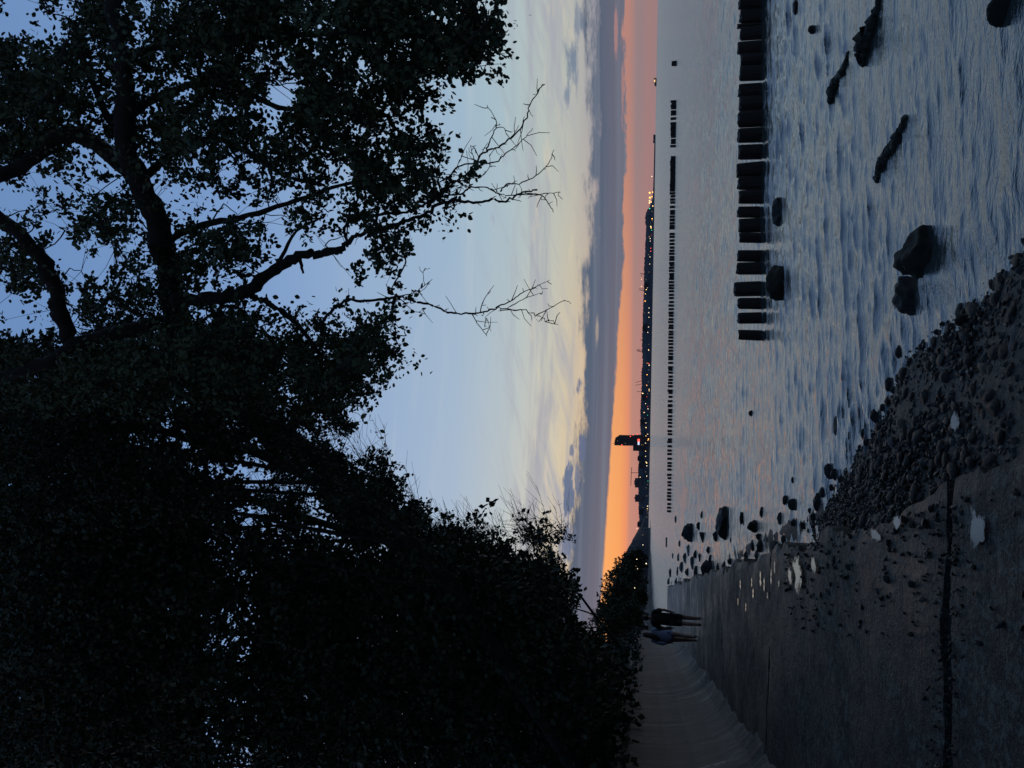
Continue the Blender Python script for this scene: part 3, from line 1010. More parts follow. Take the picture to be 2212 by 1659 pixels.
# low scrub and ivy that nobody could count, spilling over the top of the wall
rs = np.random.default_rng(77)
n = 5200
yy = 4 + 57 * rs.random(n) ** 1.4
of = -0.75 - 4.5 * rs.random(n) ** 1.6
xx = np.array([edge_l(a) for a in yy]) + of
zz = np.array([bank_z(a, b_) for a, b_ in zip(xx, yy)]) + 0.05 + 0.7 * rs.random(n) ** 2 * np.clip((-of - 0.7), 0, 1)
V_, Q_, _e = sprigs(np.stack([xx, yy, zz], -1), 9, 0.16, 0.5, False, 78, droop=0.3)
obj('undergrowth', mesh_np('undergrowth', V_, [Q_], [m_leaf[1]]), kind='stuff', label='dark scrub and ivy covering the bank above the sea wall', category='undergrowth')
# ------------------------------------------------------------------ rocks, stones, pebbles
m_rock = material('dark_wet_rock', (0.012, 0.0125, 0.011), 0.5, (0.036, 0.036, 0.032), 9, 0.05, 14, rvar=0.15)
m_rock_pale = material('pale_worn_rock', (0.07, 0.066, 0.06), 0.55, (0.16, 0.15, 0.135), 5, 0.012, 30)
m_weed = material('weedy_rock', (0.010, 0.013, 0.008), 0.7, (0.024, 0.028, 0.016), 14, 0.06, 18)
m_peb = [material('pebble_' + str(k), c, 0.32, v, 12, 0.006, 60, rvar=0.10, spec=0.25) for k, (c, v) in enumerate([((0.006, 0.0065, 0.0055), (0.015, 0.0155, 0.013)), ((0.012, 0.012, 0.0095), (0.026, 0.025, 0.020)), ((0.004, 0.0045, 0.004), (0.009, 0.0095, 0.008))])]


def ico(sub):
    import bmesh
    bm = bmesh.new()
    bmesh.ops.create_icosphere(bm, subdivisions=sub, radius=1.0)
    V_ = np.array([v.co[:] for v in bm.verts])
    F_ = np.array([[v.index for v in f.verts] for f in bm.faces])
    bm.free()
    return V_, F_


ICO = {k: ico(k) for k in (1, 2, 3, 4)}


def stone_mesh(name, sub, mat, seed, rough=0.22, facets=5, smooth_=False, angular=0.0):
    r = np.random.default_rng(seed)
    V_, F_ = ICO[sub]
    V_ = V_.copy()
    f = r.normal(size=(5, 3)) * 1.6
    ph = r.random(5) * 6.28
    V_ *= (1 + rough * 0.45 * np.sin(V_ @ f.T + ph).mean(1) * 2)[:, None]
    for _ in range(facets):                     # worn flat faces
        n_ = r.normal(size=3)
        n_ /= np.linalg.norm(n_)
        d_ = (0.62 - 0.2 * angular) + 0.25 * r.random()
        over = np.maximum(0, V_ @ n_ - d_)
        V_ -= over[:, None] * n_ * 0.92
    if sub >= 3:
        g_ = r.normal(size=(9, 3)) * 7
        V_ *= (1 + 0.028 * np.sin(V_ @ g_.T + r.random(9) * 6.28).sum(1))[:, None]
    return mesh_np(name, V_, [F_], [mat], smooth_)


ROCK_N = [0]


def rock(label, dx, dy, hx, hy, mat, seed=None, group=None, z=0.0, name='rock', sub=4, deep=0.8, tilt=0.0, angular=0.5, squash=1.0, rough=0.25):
    """a rock whose visible part is centred on a picture point, half sizes in picture units; its foot is at level z"""
    ROCK_N[0] += 1
    seed = 900 + ROCK_N[0] if seed is None else seed
    foot = atz(dx + 0.62 * hx, dy, z)
    d = foot[1]
    wx = hy / FPX * d
    wz = 2 * hx / FPX * d * 0.62 * squash
    me = stone_mesh(name, sub, mat, seed, rough, 4 if angular < 0.6 else 7, sub >= 3, angular)
    o = obj(name, me, loc=(foot[0], foot[1] + wx * deep * 0.3, z + wz * 0.02), scale=(wx * 1.05, max(wx, wz) * deep * 0.8, wz * 1.05), rot=(0, tilt, random.uniform(-0.4, 0.4)),
            label=label, category='rock')
    if group:
        o['group'] = group
    return o


# large rocks out in the shallows
rock('biggest black boulder in the shallows, jagged and dome shaped', 1977, 545, 44, 52, m_weed, 133, sub=4, rough=0.2, angular=0.45, deep=0.9)
rock('smooth rounded boulder with pale wet top touching the biggest black boulder', 1957, 633, 26, 42, m_rock, 34, angular=0.2)
rock('pointed dark rock close in front of the shore end of the near groyne', 1676, 606, 22, 38, m_weed, 33, rough=0.4)
rock('oval dark rock near the middle of the near groyne, on its camera side', 1677, 455, 13, 26, m_rock, 35)
rock('small greenish stone between the near groyne and the ragged weedy rock', 1752, 61, 9, 10, m_weed, 38)
rock('small dark rock cut by the top edge, close to the near groyne', 1717, 14, 5, 15, m_weed, 39)
rock('dark rock at the top right corner of the picture', 2160, 12, 24, 32, m_weed, 40, rough=0.35)
rock('small round stone alone in open water seaward of the path corner', 1620, 893, 5, 6, m_rock, 42)
# long low weedy ridges that barely break the surface


def ridge(name, label, cat, pts, radii, seed):
    P_ = np.array([atz(a, b_) for a, b_ in pts])
    ln_ = smooth_line(P_, 8)
    r = np.random.default_rng(seed)
    rad_ = np.interp(np.linspace(0, 1, len(ln_)), np.linspace(0, 1, len(radii)), radii) * (1 + 0.16 * r.normal(size=len(ln_)))
    ln_[:, 2] = rad_ * 0.15
    ln_[:, :2] += r.normal(size=(len(ln_), 2)) * 0.015
    mb_ = MB()
    mb_.tube(ln_ - P_[0], rad_, 10)
    V_ = mb_.V[0]
    V_ += r.normal(size=V_.shape) * 0.10 * np.repeat(rad_, 10)[:, None]
    obj(name, mb_.mesh(name, [m_weed], True), loc=P_[0], label=label, category=cat)


ridge('driftwood', 'long narrow dark timber lying slantwise half out of the water', 'driftwood', [(1956, 258), (1944, 290), (1922, 325), (1908, 352), (1896, 386)], [0.022, 0.036, 0.042, 0.045, 0.028], 3)
ridge('weedy_rock', 'weedy dark rock trailing a long thin tail towards the top edge', 'rock', [(1868, 134), (1872, 110), (1880, 80), (1890, 45), (1902, -10)], [0.03, 0.10, 0.085, 0.05, 0.03], 4)
ridge('weedy_rock', 'ragged slanting weedy rock left of the tailed one, with a wet glint', 'rock', [(1794, 220), (1800, 195), (1812, 170), (1826, 140), (1834, 112)], [0.02, 0.06, 0.05, 0.035, 0.015], 5)

# boulders beside the promenade edge (picture units from close study)


def Q8(zx, zy, hx, hy):
    return ((2600 + zx * 0.31646) / 1.82278, (1950 + zy * 0.31646) / 1.82278, hx * 0.31646 / 1.82278, hy * 0.31646 / 1.82278)


rock('large rounded grey boulder at the far end of the rock cluster by the promenade', *Q8(340, 460, 85, 110), m_rock, 51, angular=0.3)
rock('tall egg-shaped boulder with a lighter top, nearest the orange reflection', *Q8(770, 345, 78, 185), m_rock, 52, angular=0.15, squash=1.2)
rock('triangular dark rock beside the large rounded grey boulder', *Q8(510, 535, 42, 100), m_rock, 53, angular=0.9)
rock('small round boulder left of the egg-shaped boulder', *Q8(680, 520, 42, 62), m_rock, 54)
rock('flat square-edged slab of rock lying in the water beside a round stone', *Q8(1530, 62, 62, 72), m_rock, 55, angular=1.0)
rock('round stone leaning on the flat square-edged slab of rock', *Q8(1630, 110, 52, 66), m_rock, 56)
rock('mossy hump of rock in the water below the egg-shaped boulder', *Q8(1150, 400, 62, 85), m_weed, 57)
rock('rugged double rock right against the promenade edge', *Q8(1390, 645, 82, 75), m_rock, 58, angular=0.8)
rock('broad low rock at the back of the cluster, with a pale sloping side', *Q8(580, 950, 90, 115), m_rock, 59)
SMALLROCK = [(470, 385, 25, 45), (510, 260, 15, 60), (185, 305, 16, 40), (70, 590, 18, 55), (235, 605, 15, 40), (1000, 290, 26, 80), (1255, 210, 25, 60), (1475, 300, 36, 90),
             (1645, 350, 45, 40), (1765, 382, 36, 50), (1840, 445, 15, 30), (1210, 530, 40, 60), (1235, 640, 40, 80), (1140, 620, 25, 70), (1190, 740, 30, 70), (1530, 560, 30, 70),
             (1940, 100, 42, 100), (1850, 200, 20, 40), (1900, 275, 40, 50), (120, 970, 20, 60), (210, 950, 15, 60), (100, 1080, 20, 50), (190, 1110, 22, 70), (340, 680, 28, 80),
             (430, 740, 24, 60), (300, 800, 26, 70), (390, 850, 34, 80), (480, 790, 26, 60), (260, 900, 24, 60), (330, 960, 28, 70), (440, 960, 30, 70), (590, 700, 24, 50), (620, 800, 26, 60),
             (700, 930, 40, 70), (780, 880, 34, 60), (150, 760, 14, 50), (220, 780, 14, 50), (860, 820, 30, 50), (1060, 760, 26, 60), (1330, 560, 16, 40), (880, 560, 14, 40), (960, 620, 14, 40)]
for k, q in enumerate(SMALLROCK):
    rock('small dark rock among the boulders in the water beside the promenade edge', *Q8(*q), m_rock if k % 3 else m_weed, 300 + k, 'small rocks beside the promenade', sub=3, angular=0.3 + 0.6 * (k % 2))


def Q6(zx, zy, hx, hy):
    return (1474.7 + zx / 3, 553 + zy / 3, hx / 3, hy / 3)


BEACHROCK = [(1395, 625, 18, 36), (1325, 835, 16, 42), (1390, 790, 11, 32), (990, 1110, 13, 60), (1240, 1040, 22, 46), (1290, 985, 13, 22), (1165, 1155, 16, 36), (1230, 1165, 11, 20), (940, 1400, 26, 46),
             (985, 1420, 26, 36), (1020, 1450, 16, 26), (713, 1455, 9, 26), (1805, 415, 42, 42), (1975, 405, 30, 36), (2005, 320, 26, 26), (2090, 300, 26, 42), (2050, 200, 26, 82), (1715, 520, 22, 32),
             (1680, 440, 13, 13), (1640, 495, 16, 16), (1795, 485, 13, 13), (1850, 320, 20, 32), (2190, 320, 32, 42), (2040, 380, 30, 26), (1470, 700, 20, 30), (1555, 690, 18, 22), (1480, 760, 16, 22),
             (1365, 870, 12, 24), (1410, 880, 14, 22), (1190, 1210, 18, 26), (1240, 1220, 16, 22), (905, 1530, 26, 40), (870, 1570, 18, 34), (960, 1505, 12, 22), (985, 1510, 12, 20), (1600, 770, 22, 30), (1830, 470, 20, 30), (1900, 420, 22, 30)]
for k, q in enumerate(BEACHROCK):
    rock('dark wet stone standing in the water along the edge of the pebble beach', *Q6(*q), m_peb[k % 3] if k % 3 == 0 else m_rock, 400 + k, 'stones along the waterline', sub=3, name='stone', angular=0.3)
rock('large pale smooth stone at the right edge on the dark pebbles', *Q6(2185, 560, 46, 118), m_rock_pale, 61, z=0.05, name='stone', angular=0.1, rough=0.12)
rock('pale oblong stone lying among the dark beach pebbles', *Q6(1345, 1205, 14, 44), m_rock_pale, 62, z=0.12, name='stone', sub=3)

# pebbles on the beach: the larger ones are single stones, the rest one mass
pm = [stone_mesh('pebble', 2, m_peb[k % 3], 700 + k, 0.2, 4, True, 0.2) for k in range(9)]
rp = np.random.default_rng(19)
cnt = 0
big = []
while cnt < 270:
    dx = rp.uniform(1760, 2230)
    dy = rp.uniform(560, 1180)
    q = atz(dx, dy, 0.08)
    x, y = q[0], q[1]
    if not (edge_r(y) + 0.03 < x < water_x(y) + 0.12):
        continue
    z = beach_z(x, y)
    rad_ = (0.016 + 0.04 * rp.random() ** 2.2) * (0.8 + 0.05 * y)
    if any((x - a) ** 2 + (y - b_) ** 2 < (0.8 * (rad_ + c)) ** 2 for a, b_, c in big):
        continue
    big.append((x, y, rad_))
    o = obj('pebble', pm[cnt % 9], loc=(x, y, z + rad_ * 0.25), scale=(rad_ * rp.uniform(0.9, 1.5), rad_ * rp.uniform(0.8, 1.1), rad_ * rp.uniform(0.55, 0.8)), rot=(rp.uniform(-.3, .3), rp.uniform(-.3, .3), rp.uniform(0, 6.28)),
            label='rounded dark pebble on the beach between the promenade and the water', category='pebble', group='larger pebbles on the beach')
    cnt += 1
V_, F_ = ICO[1]
allV, allF = [], []
nv = 0
for k in range(9000):
    y = 0.8 + 8.5 * rp.random()
    xe, xw = edge_r(y), water_x(y) + 0.15
    if xw - xe < 0.12:
        continue
    x = rp.uniform(xe - 0.02, xw) if rp.random() < 0.93 else xe - 0.9 * rp.random() ** 2.2
    s_ = 0.009 + 0.020 * rp.random() ** 2
    z = beach_z(x, y) if x > xe - 0.02 else PZ - 0.002
    R_ = rp.normal(size=(3, 3))
    R_, _ = np.linalg.qr(R_)
    allV.append((V_ * (1 + 0.18 * rp.normal(size=(len(V_), 1))) * np.array([1.2, 0.9, 0.6]) * s_) @ R_.T + np.array([x, y, z + s_ * 0.2]))
    allF.append(F_ + nv)
    nv += len(V_)
for k in range(420):
    y = 4.45 + 0.10 * rp.normal()
    x = rp.uniform(edge_l(4.45), edge_r(4.45))
    s_ = 0.005 + 0.011 * rp.random() ** 2
    R_, _ = np.linalg.qr(rp.normal(size=(3, 3)))
    allV.append((V_ * (1 + 0.18 * rp.normal(size=(len(V_), 1))) * np.array([1.2, 0.9, 0.6]) * s_) @ R_.T + np.array([x, y, PZ + (s_ * 0.1 if abs(y - 4.45) > 0.05 else -0.03)]))
    allF.append(F_ + nv)
    nv += len(V_)
fi = np.concatenate(allF)
obj('gravel', mesh_np('gravel', np.concatenate(allV), [fi], [m_peb[0], m_peb[1], m_peb[2]], False, np.repeat(rp.integers(0, 3, len(allF)), len(F_))), kind='stuff',
    label='dark wet gravel filling the beach between the larger pebbles', category='gravel')

# ------------------------------------------------------------------ puddles on the promenade
m_pud = bpy.data.materials.new('standing_water')
m_pud.use_nodes = True
t = NT(m_pud.node_tree)
out = t.add('ShaderNodeOutputMaterial')
p = t.add('ShaderNodeBsdfPrincipled')
t.l.new(p.outputs[0], out.inputs[0])
p.inputs['Base Color'].default_value = (0.02, 0.021, 0.02, 1)
p.inputs['Roughness'].default_value = 0.07
p.inputs['IOR'].default_value = 1.5
geo = t.add('ShaderNodeNewGeometry')
nz = t.noise(geo.outputs['Position'], 12, 5, 0.65)
tcn = t.add('ShaderNodeTexCoord')
sg_ = t.add('ShaderNodeSeparateXYZ')
t.l.new(tcn.outputs['Generated'], sg_.inputs[0])
ex = t.m('SUBTRACT', sg_.outputs[0], 0.5)
ey = t.m('SUBTRACT', sg_.outputs[1], 0.5)
rim = t.m('SUBTRACT', 1.0, t.m('MULTIPLY', t.m('SQRT', t.m('ADD', t.m('MULTIPLY', ex, ex), t.m('MULTIPLY', ey, ey))), 2.0))
film = t.smooth(t.m('ADD', nz, t.m('MULTIPLY', rim, 0.5)), 0.56, 0.74)     # the film thins out to nothing at its rim
tr = t.add('ShaderNodeBsdfTransparent')
mx = t.add('ShaderNodeMixShader')
t.put(mx.inputs[0], film)
t.l.new(tr.outputs[0], mx.inputs[1])
t.l.new(p.outputs[0], mx.inputs[2])
t.l.new(mx.outputs[0], out.inputs[0])


def puddle(label, pts, group=None, z=None):
    P_ = np.array([atz(a, b_, PZ)[:2] for a, b_ in pts])
    c_ = P_.mean(0)
    n_ = len(P_)
    s_ = 8
    L_ = []
    for i_ in range(n_):
        p0, p1, p2, p3 = P_[i_ - 1], P_[i_], P_[(i_ + 1) % n_], P_[(i_ + 2) % n_]
        for u in np.arange(s_) / s_:
            L_.append(0.5 * (2 * p1 + (p2 - p0) * u + (2 * p0 - 5 * p1 + 4 * p2 - p3) * u ** 2 + (3 * p1 - p0 - 3 * p2 + p3) * u ** 3))
    L_ = np.array(L_)
    siz = np.linalg.norm(L_ - c_, axis=1).mean()
    L_ += 0.03 * siz * np.random.default_rng(len(pts) + int(pts[0][0])).normal(size=L_.shape)
    V_ = np.concatenate([L_ - c_, np.zeros((len(L_), 1))], 1)
    sg = np.sum(V_[:, 0] * np.roll(V_[:, 1], -1) - V_[:, 1] * np.roll(V_[:, 0], -1))
    F_ = np.array([np.arange(len(V_)) if sg > 0 else np.arange(len(V_))[::-1]])
    o = obj('puddle', mesh_np('puddle', V_, [F_], [m_pud]), loc=(c_[0], c_[1], PZ + 0.016), label=label, category='puddle')
    if group:
        o['group'] = group
    return o


puddle('large blue grey puddle on the promenade joint nearest the camera', [(2098, 1082), (2112, 1100), (2118, 1120), (2126, 1106), (2136, 1110), (2136, 1140), (2142, 1165), (2122, 1172), (2110, 1190), (2098, 1175), (2100, 1140), (2106, 1110)])
puddle('long bright puddle at the promenade edge beside the rugged double rock', [(1714, 1204), (1730, 1202), (1738, 1220), (1737, 1250), (1732, 1270), (1728, 1288), (1720, 1270), (1722, 1245), (1716, 1225)])
puddle('narrow bright puddle next to the long one, nearer the sea wall side', [(1703, 1218), (1712, 1232), (1712, 1250), (1716, 1275), (1710, 1262), (1705, 1240)])
puddle('short bright puddle near the promenade corner where the pebbles begin', [(1754, 1198), (1766, 1206), (1769, 1225), (1762, 1240), (1756, 1222)])
puddle('small ragged puddle midway along the near promenade edge', [(1886, 1140), (1896, 1146), (1908, 1152), (1912, 1164), (1900, 1170), (1890, 1166), (1882, 1154)])
puddle('smaller ragged puddle just past the midway one, closer to the camera', [(1934, 1112), (1946, 1110), (1954, 1120), (1950, 1134), (1940, 1146), (1934, 1132)])
puddle('pale pool among the pebbles beyond the promenade edge', [(2006, 885), (2014, 892), (2016, 915), (2010, 940), (2004, 925), (1996, 922), (2000, 900)]).location.z = 0.16
for k, (a, b_, hx, hy) in enumerate([(1626, 1258, 2.2, 14), (1645, 1250, 4, 22), (1653, 1262, 3, 20), (1668, 1246, 3, 18), (1629, 1282, 3, 12), (1613, 1312, 2.2, 12), (1676, 1224, 2.4, 16), (1601, 1262, 2.6, 12), (1596, 1300, 2.5, 10), (1685, 1262, 2.5, 12), (1660, 1286, 2, 9)]):
    puddle('thin sliver of shining puddle on the wet promenade past the long bright puddle', [(a, b_ - hy), (a + hx * 0.5, b_ - hy * 0.3), (a + hx * 0.2, b_ + hy * 0.1), (a + hx * 0.6, b_ + hy * 0.5), (a, b_ + hy), (a - hx * 0.5, b_ + hy * 0.3), (a - hx * 0.1, b_), (a - hx * 0.5, b_ - hy * 0.5)], 'slivers of water on the promenade')
# ------------------------------------------------------------------ timber groynes
m_pile = material('tarred_pile_wood', (0.012, 0.011, 0.010), 0.8, (0.026, 0.024, 0.021), 10, 0.012, 30, stretch=(1, 1, 0.15))


def pile_mesh(seed):
    """unit pile: radius 0.5, height 1 above water, worn uneven top, splits in the side"""
    r = np.random.default_rng(seed)
    n_ = 14
    th = np.arange(n_) * 2 * np.pi / n_
    prof_ = 0.5 * (1 + 0.06 * np.sin(3 * th + r.random() * 6) + 0.03 * r.normal(size=n_))
    zs = [-1.2, 0.0, 0.5, 0.9, 0.985]
    sc = [1.02, 1.0, 0.985, 0.97, 0.9]
    V_ = []
    for z_, s_ in zip(zs, sc):
        for k_ in range(n_):
            V_.append((prof_[k_] * s_ * math.cos(th[k_]), prof_[k_] * s_ * math.sin(th[k_]), z_ + (0.03 * r.normal() if z_ > 0.95 else 0)))
    V_.append((0, 0, 1.0))
    i_ = np.arange(len(zs) - 1)[:, None] * n_
    j_ = np.arange(n_)[None, :]
    Q_ = np.stack([i_ + j_, i_ + (j_ + 1) % n_, i_ + n_ + (j_ + 1) % n_, i_ + n_ + j_], -1).reshape(-1, 4)
    b0 = (len(zs) - 1) * n_
    T_ = np.stack([b0 + j_[0], b0 + (j_[0] + 1) % n_, np.full(n_, len(V_) - 1)], -1)
    return mesh_np('pile', V_, [Q_, T_], [m_pile], False)


PM = [pile_mesh(40 + k) for k in range(6)]


def groyne(name, label, piles, lineA, lineB, top_px):
    """piles: (dy0, dy1) spans in the picture; the row stands on the straight line A-B in plan"""
    A_, B_ = np.array(lineA[:2]), np.array(lineB[:2])
    root = thing(name, label, 'groyne', (A_[0], A_[1], 0), group='timber groynes')
    r = np.random.default_rng(len(piles))
    for k, (d0, d1) in enumerate(piles):
        def hit(dy):
            d = ray(1500, dy)[:2]
            M_ = np.array([[d[0], -(B_ - A_)[0]], [d[1], -(B_ - A_)[1]]])
            s_ = np.linalg.solve(M_, A_)
            return A_ + (B_ - A_) * s_[1]
        p0, p1 = hit(d0), hit(d1)
        c_ = (p0 + p1) / 2
        wd = np.linalg.norm(p1 - p0)
        h_ = aty(top_px((d0 + d1) / 2), (d0 + d1) / 2, c_[1])[2] * (1 + 0.05 * r.normal())
        obj('pile', PM[k % 6], parent=root, loc=(c_[0] - A_[0], c_[1] - A_[1] + 0.04 * r.normal(), 0), scale=(wd, max(wd, 0.2) * 0.95, h_), rot=(0.03 * r.normal(), 0.022 * r.normal(), 6.28 * r.random() * 0 + 0.3 * r.normal()))
    return root


near = [(-240, -212), (-211, -183), (-180, -150), (-149, -120), (-118, -90), (-89, -60), (-59, -29), (-28, 1), (2, 30), (31, 58), (59, 68.5), (69, 96), (97, 122.5), (124.5, 153), (154, 184), (186, 214), (215, 246), (247.3, 280.6), (282.6, 313.3),
        (317.3, 348.5), (355, 385), (385.5, 415), (416, 445), (449, 473.5), (474, 504), (507, 528.5), (541, 566), (568, 594.6), (608, 639.6), (643, 668), (673, 698), (711.5, 734.6)]
groyne('timber_groyne', 'near row of thick black timber piles standing in the shallow water', near, atz(1641, 735), (6.9 * 1.066, 14.7), lambda d: 1594.5)
FZ = []
for y0, lst in [(1950, [38, 98, 176, 240, 300]),
                (1600, [5, 70, 115, 183, 243, 300, 362, 444, 497, 588, 635, 710, 785, 845, 925, 1002, 1055, 1118, 1210, 1268, 1340, 1395, 1470, 1527, 1585, 1640]),
                (1230, [10, 58, 120, 170, 230, 275, 340, 385, 440, 500, 555, 615, 672, 728, 780, 820, 882, 960, 1005, 1055, 1125, 1183, 1235, 1295, 1370, 1410, 1480, 1555, 1625]),
                (860, [22, 75, 128, 165, 270, 315, 378, 437, 500, 558, 610, 670, 715, 770, 805, 855, 910, 965, 1010, 1050, 1110, 1165, 1215, 1265, 1330, 1385, 1455, 1520, 1582, 1640]),
                (490, [15, 62, 110, 150, 195, 258, 308, 362, 560, 600, 645, 690, 730, 770, 805, 850, 890, 930, 970, 1010, 1050, 1090, 1135, 1190, 1240, 1297, 1352, 1425, 1500, 1545, 1595, 1650]),
                (120, [530, 583, 1210, 1255, 1295, 1335, 1395, 1440, 1515, 1600, 1645])]:
    FZ += [(y0 + z * 0.22604) / 1.82278 for z in lst]
FZ = sorted(FZ)
groyne('timber_groyne', 'long far row of small black piles with gaps, running out across the water', [(d - 2.75, d + 2.75) for d in FZ], atz(1448.6, 1107), atz(1461, 140), lambda d: np.interp(d, [0, 300, 600, 1110], [1451.5, 1448.5, 1445, 1440.5]))
# ------------------------------------------------------------------ far shore, about 3.4 km off: low land, buildings, cranes, lights
YC = 3400.0
MPP = YC / FPX      # metres per picture unit there
m_land = material('far_woods', (0.020, 0.024, 0.030), 0.95, (0.034, 0.038, 0.046), 0.02)
m_block = material('far_concrete_blocks', (0.055, 0.058, 0.072), 0.9, (0.075, 0.078, 0.092), 0.05)
m_glass = material('far_dark_glass', (0.012, 0.014, 0.018), 0.6, (0.026, 0.028, 0.034), 0.08)
m_steel = material('far_steel', (0.10, 0.055, 0.05), 0.8)
m_hull = material('ship_hull', (0.035, 0.04, 0.055), 0.7)
E_WARM = emitter('lamp_warm', (1.0, 0.62, 0.24), 3.0)
E_ORNG = emitter('lamp_orange', (1.0, 0.42, 0.07), 3.6)
E_WHIT = emitter('lamp_white', (1.0, 0.78, 0.48), 2.6)
E_RED = emitter('lamp_red', (1.0, 0.08, 0.05), 2.4)
E_GREEN = emitter('lamp_green', (0.05, 0.9, 0.45), 1.6)
E_DIM = emitter('lamp_dim', (1.0, 0.66, 0.36), 0.4)
E_BLUE = emitter('sign_white', (0.62, 0.72, 1.0), 1.2)

TOP = [(300, 1413.5), (372, 1412), (400, 1411), (428, 1409.5), (447, 1403), (456, 1397), (466, 1394), (480, 1393.5), (491, 1396), (515, 1394.5), (546, 1393), (583, 1391), (627, 1391), (655, 1389.7), (675, 1388.5), (720, 1387.5), (755, 1386.6), (785, 1388),
       (805, 1385.5), (842, 1386), (873, 1384), (890, 1383), (940, 1383.5), (966, 1381), (977, 1379.5), (1002, 1379.5), (1020, 1378.5), (1040, 1378), (1065, 1379), (1095, 1379.5), (1123, 1380.6), (1150, 1380), (1200, 1381), (1300, 1380)]
dys = np.arange(300, 1301, 1.6)
tops = np.interp(dys, [a for a, _ in TOP], [b_ for _, b_ in TOP])
rf = np.random.default_rng(8)
V = []
for d_, tp in zip(dys, tops):
    a_ = aty(tp, d_, YC + 60)
    h_ = max(0.8, a_[2] + (1.2 * rf.normal() if d_ > 440 else 0.15 * rf.normal()))
    x_ = a_[0]
    V += [(x_ * (YC - 60) / (YC + 60), YC - 60, -0.5), (x_ * (YC - 45) / (YC + 60), YC - 45, min(2.0, h_ * 0.9)), (x_ * YC / (YC + 60), YC, min(h_ * 0.55 + 1.0, h_) + rf.normal() * 0.5), (x_, YC + 60, h_), (x_ * 1.1, YC + 480, h_ * 0.7)]
V = np.array(V)
k = 5
i = np.arange(len(dys) - 1)[:, None] * k
j = np.arange(k - 1)[None, :]
Q = np.stack([i + j, i + j + 1, i + k + j + 1, i + k + j], -1).reshape(-1, 4)
obj('far_shore', mesh_np('far_shore', V, [Q], [m_land]), kind='structure')


def pxbox(mb_, dx0, dx1, dy0, dy1, y, depth):
    a_, b_ = aty(dx0, (dy0 + dy1) / 2, y), aty(dx1, (dy0 + dy1) / 2, y)
    x0, x1 = aty(dx0, dy1, y)[0], aty(dx0, dy0, y)[0]
    mb_.box(x0, x1, y, y + depth, b_[2], a_[2])


def zT(zx, zy):
    return (2400 + zx / 5.53) / 1.82278, (1600 + zy / 5.53) / 1.82278


YT = YC - 20
base = aty(*zT(700, 750), YT)
tower = thing('tower_building', 'tall dark waterfront tower with slanted side and red lights, highest on the far shore', 'tower', (base[0], YT, 0))
mb = MB()
out2 = [zT(*q) for q in [(860, 640), (640, 628), (500, 632), (330, 640), (175, 655), (125, 690), (108, 770), (104, 848), (300, 855), (500, 858), (860, 858)]]
n = len(out2)
fr = np.array([aty(a, b_, YT) for a, b_ in out2]) - np.array([base[0], YT, 0])
bk = fr + np.array([0, 34, 0])
mb.add(np.concatenate([fr, bk]), [np.array([np.arange(n)[::-1]]), np.array([n + np.arange(n)]), np.stack([np.arange(n), (np.arange(n) + 1) % n, n + (np.arange(n) + 1) % n, n + np.arange(n)], -1)])
obj('tower_body', mb.mesh('tower_body', [m_glass]), parent=tower)


def tpart(name, zx0, zx1, zy0, zy1, dy_, depth, mat):
    mb_ = MB()
    (a0, b0), (a1, b1) = zT(zx0, zy0), zT(zx1, zy1)
    pxbox(mb_, a0, a1, b0, b1, YT + dy_, depth)
    mb_.V[0] -= np.array([base[0], YT, 0])
    return obj(name, mb_.mesh(name, [mat]), parent=tower)


tpart('podium', 512, 860, 858.5, 968, 4, 26, m_glass)
tpart('shoulder', 200, 860, 626, 640, 6, 20, m_glass)
tpart('mast', 60, 104, 800, 806, 10, 3, m_glass)
tpart('sign', 612, 656, 710, 766, -1.5, 1.2, E_RED)
tpart('sign', 614, 652, 768, 838, -1.5, 1.2, E_BLUE)
for a, b_ in [(455, 655), (515, 620), (600, 606), (270, 838)]:
    tpart('warning_light', a - 9, a + 9, b_ - 9, b_ + 9, -2, 3, E_RED)
for a, b_ in [(175, 755), (345, 805)]:
    tpart('lit_window', a - 4, a + 4, b_ - 6, b_ + 6, -0.8, 0.7, E_DIM)
for r_ in range(9):       # floor bands
    zx = 180 + r_ * 38
    tpart('floor_band', zx, zx + 5, 662, 846, -0.5, 0.45, m_block)

# apartment blocks and harbour sheds
for lab, d0, d1, dx0 in [('pale grey apartment block left of the tower crane, wider of the pair', 1034, 1053, 1371.5), ('pale grey apartment block nearest the wooded hill', 1070, 1084, 1371.8)]:
    c_ = aty(1390, (d0 + d1) / 2, YC + 10)
    t_ = thing('apartment_block', lab, 'building', (c_[0], YC + 10, 0), 'apartment blocks on the far shore')
    for nm, q in [('wall', (dx0, 1400, d0, d1, YC + 10, 30)), ('roof_house', (dx0 - 1.5, dx0, d0 + 4, d1 - 6, YC + 15, 12))]:
        mb = MB()
        pxbox(mb, *q)
        mb.V[0] -= np.array([c_[0], YC + 10, 0])
        obj(nm, mb.mesh(nm, [m_block]), parent=t_)
    for u in range(4):
        mb = MB()
        pxbox(mb, dx0 + 2 + u * 2.2, dx0 + 2.6 + u * 2.2, d0 + 1, d1 - 1, YC + 9.2, 0.7)
        mb.V[0] -= np.array([c_[0], YC + 10, 0])
        obj('window_row', mb.mesh('window_row', [m_glass]), parent=t_)
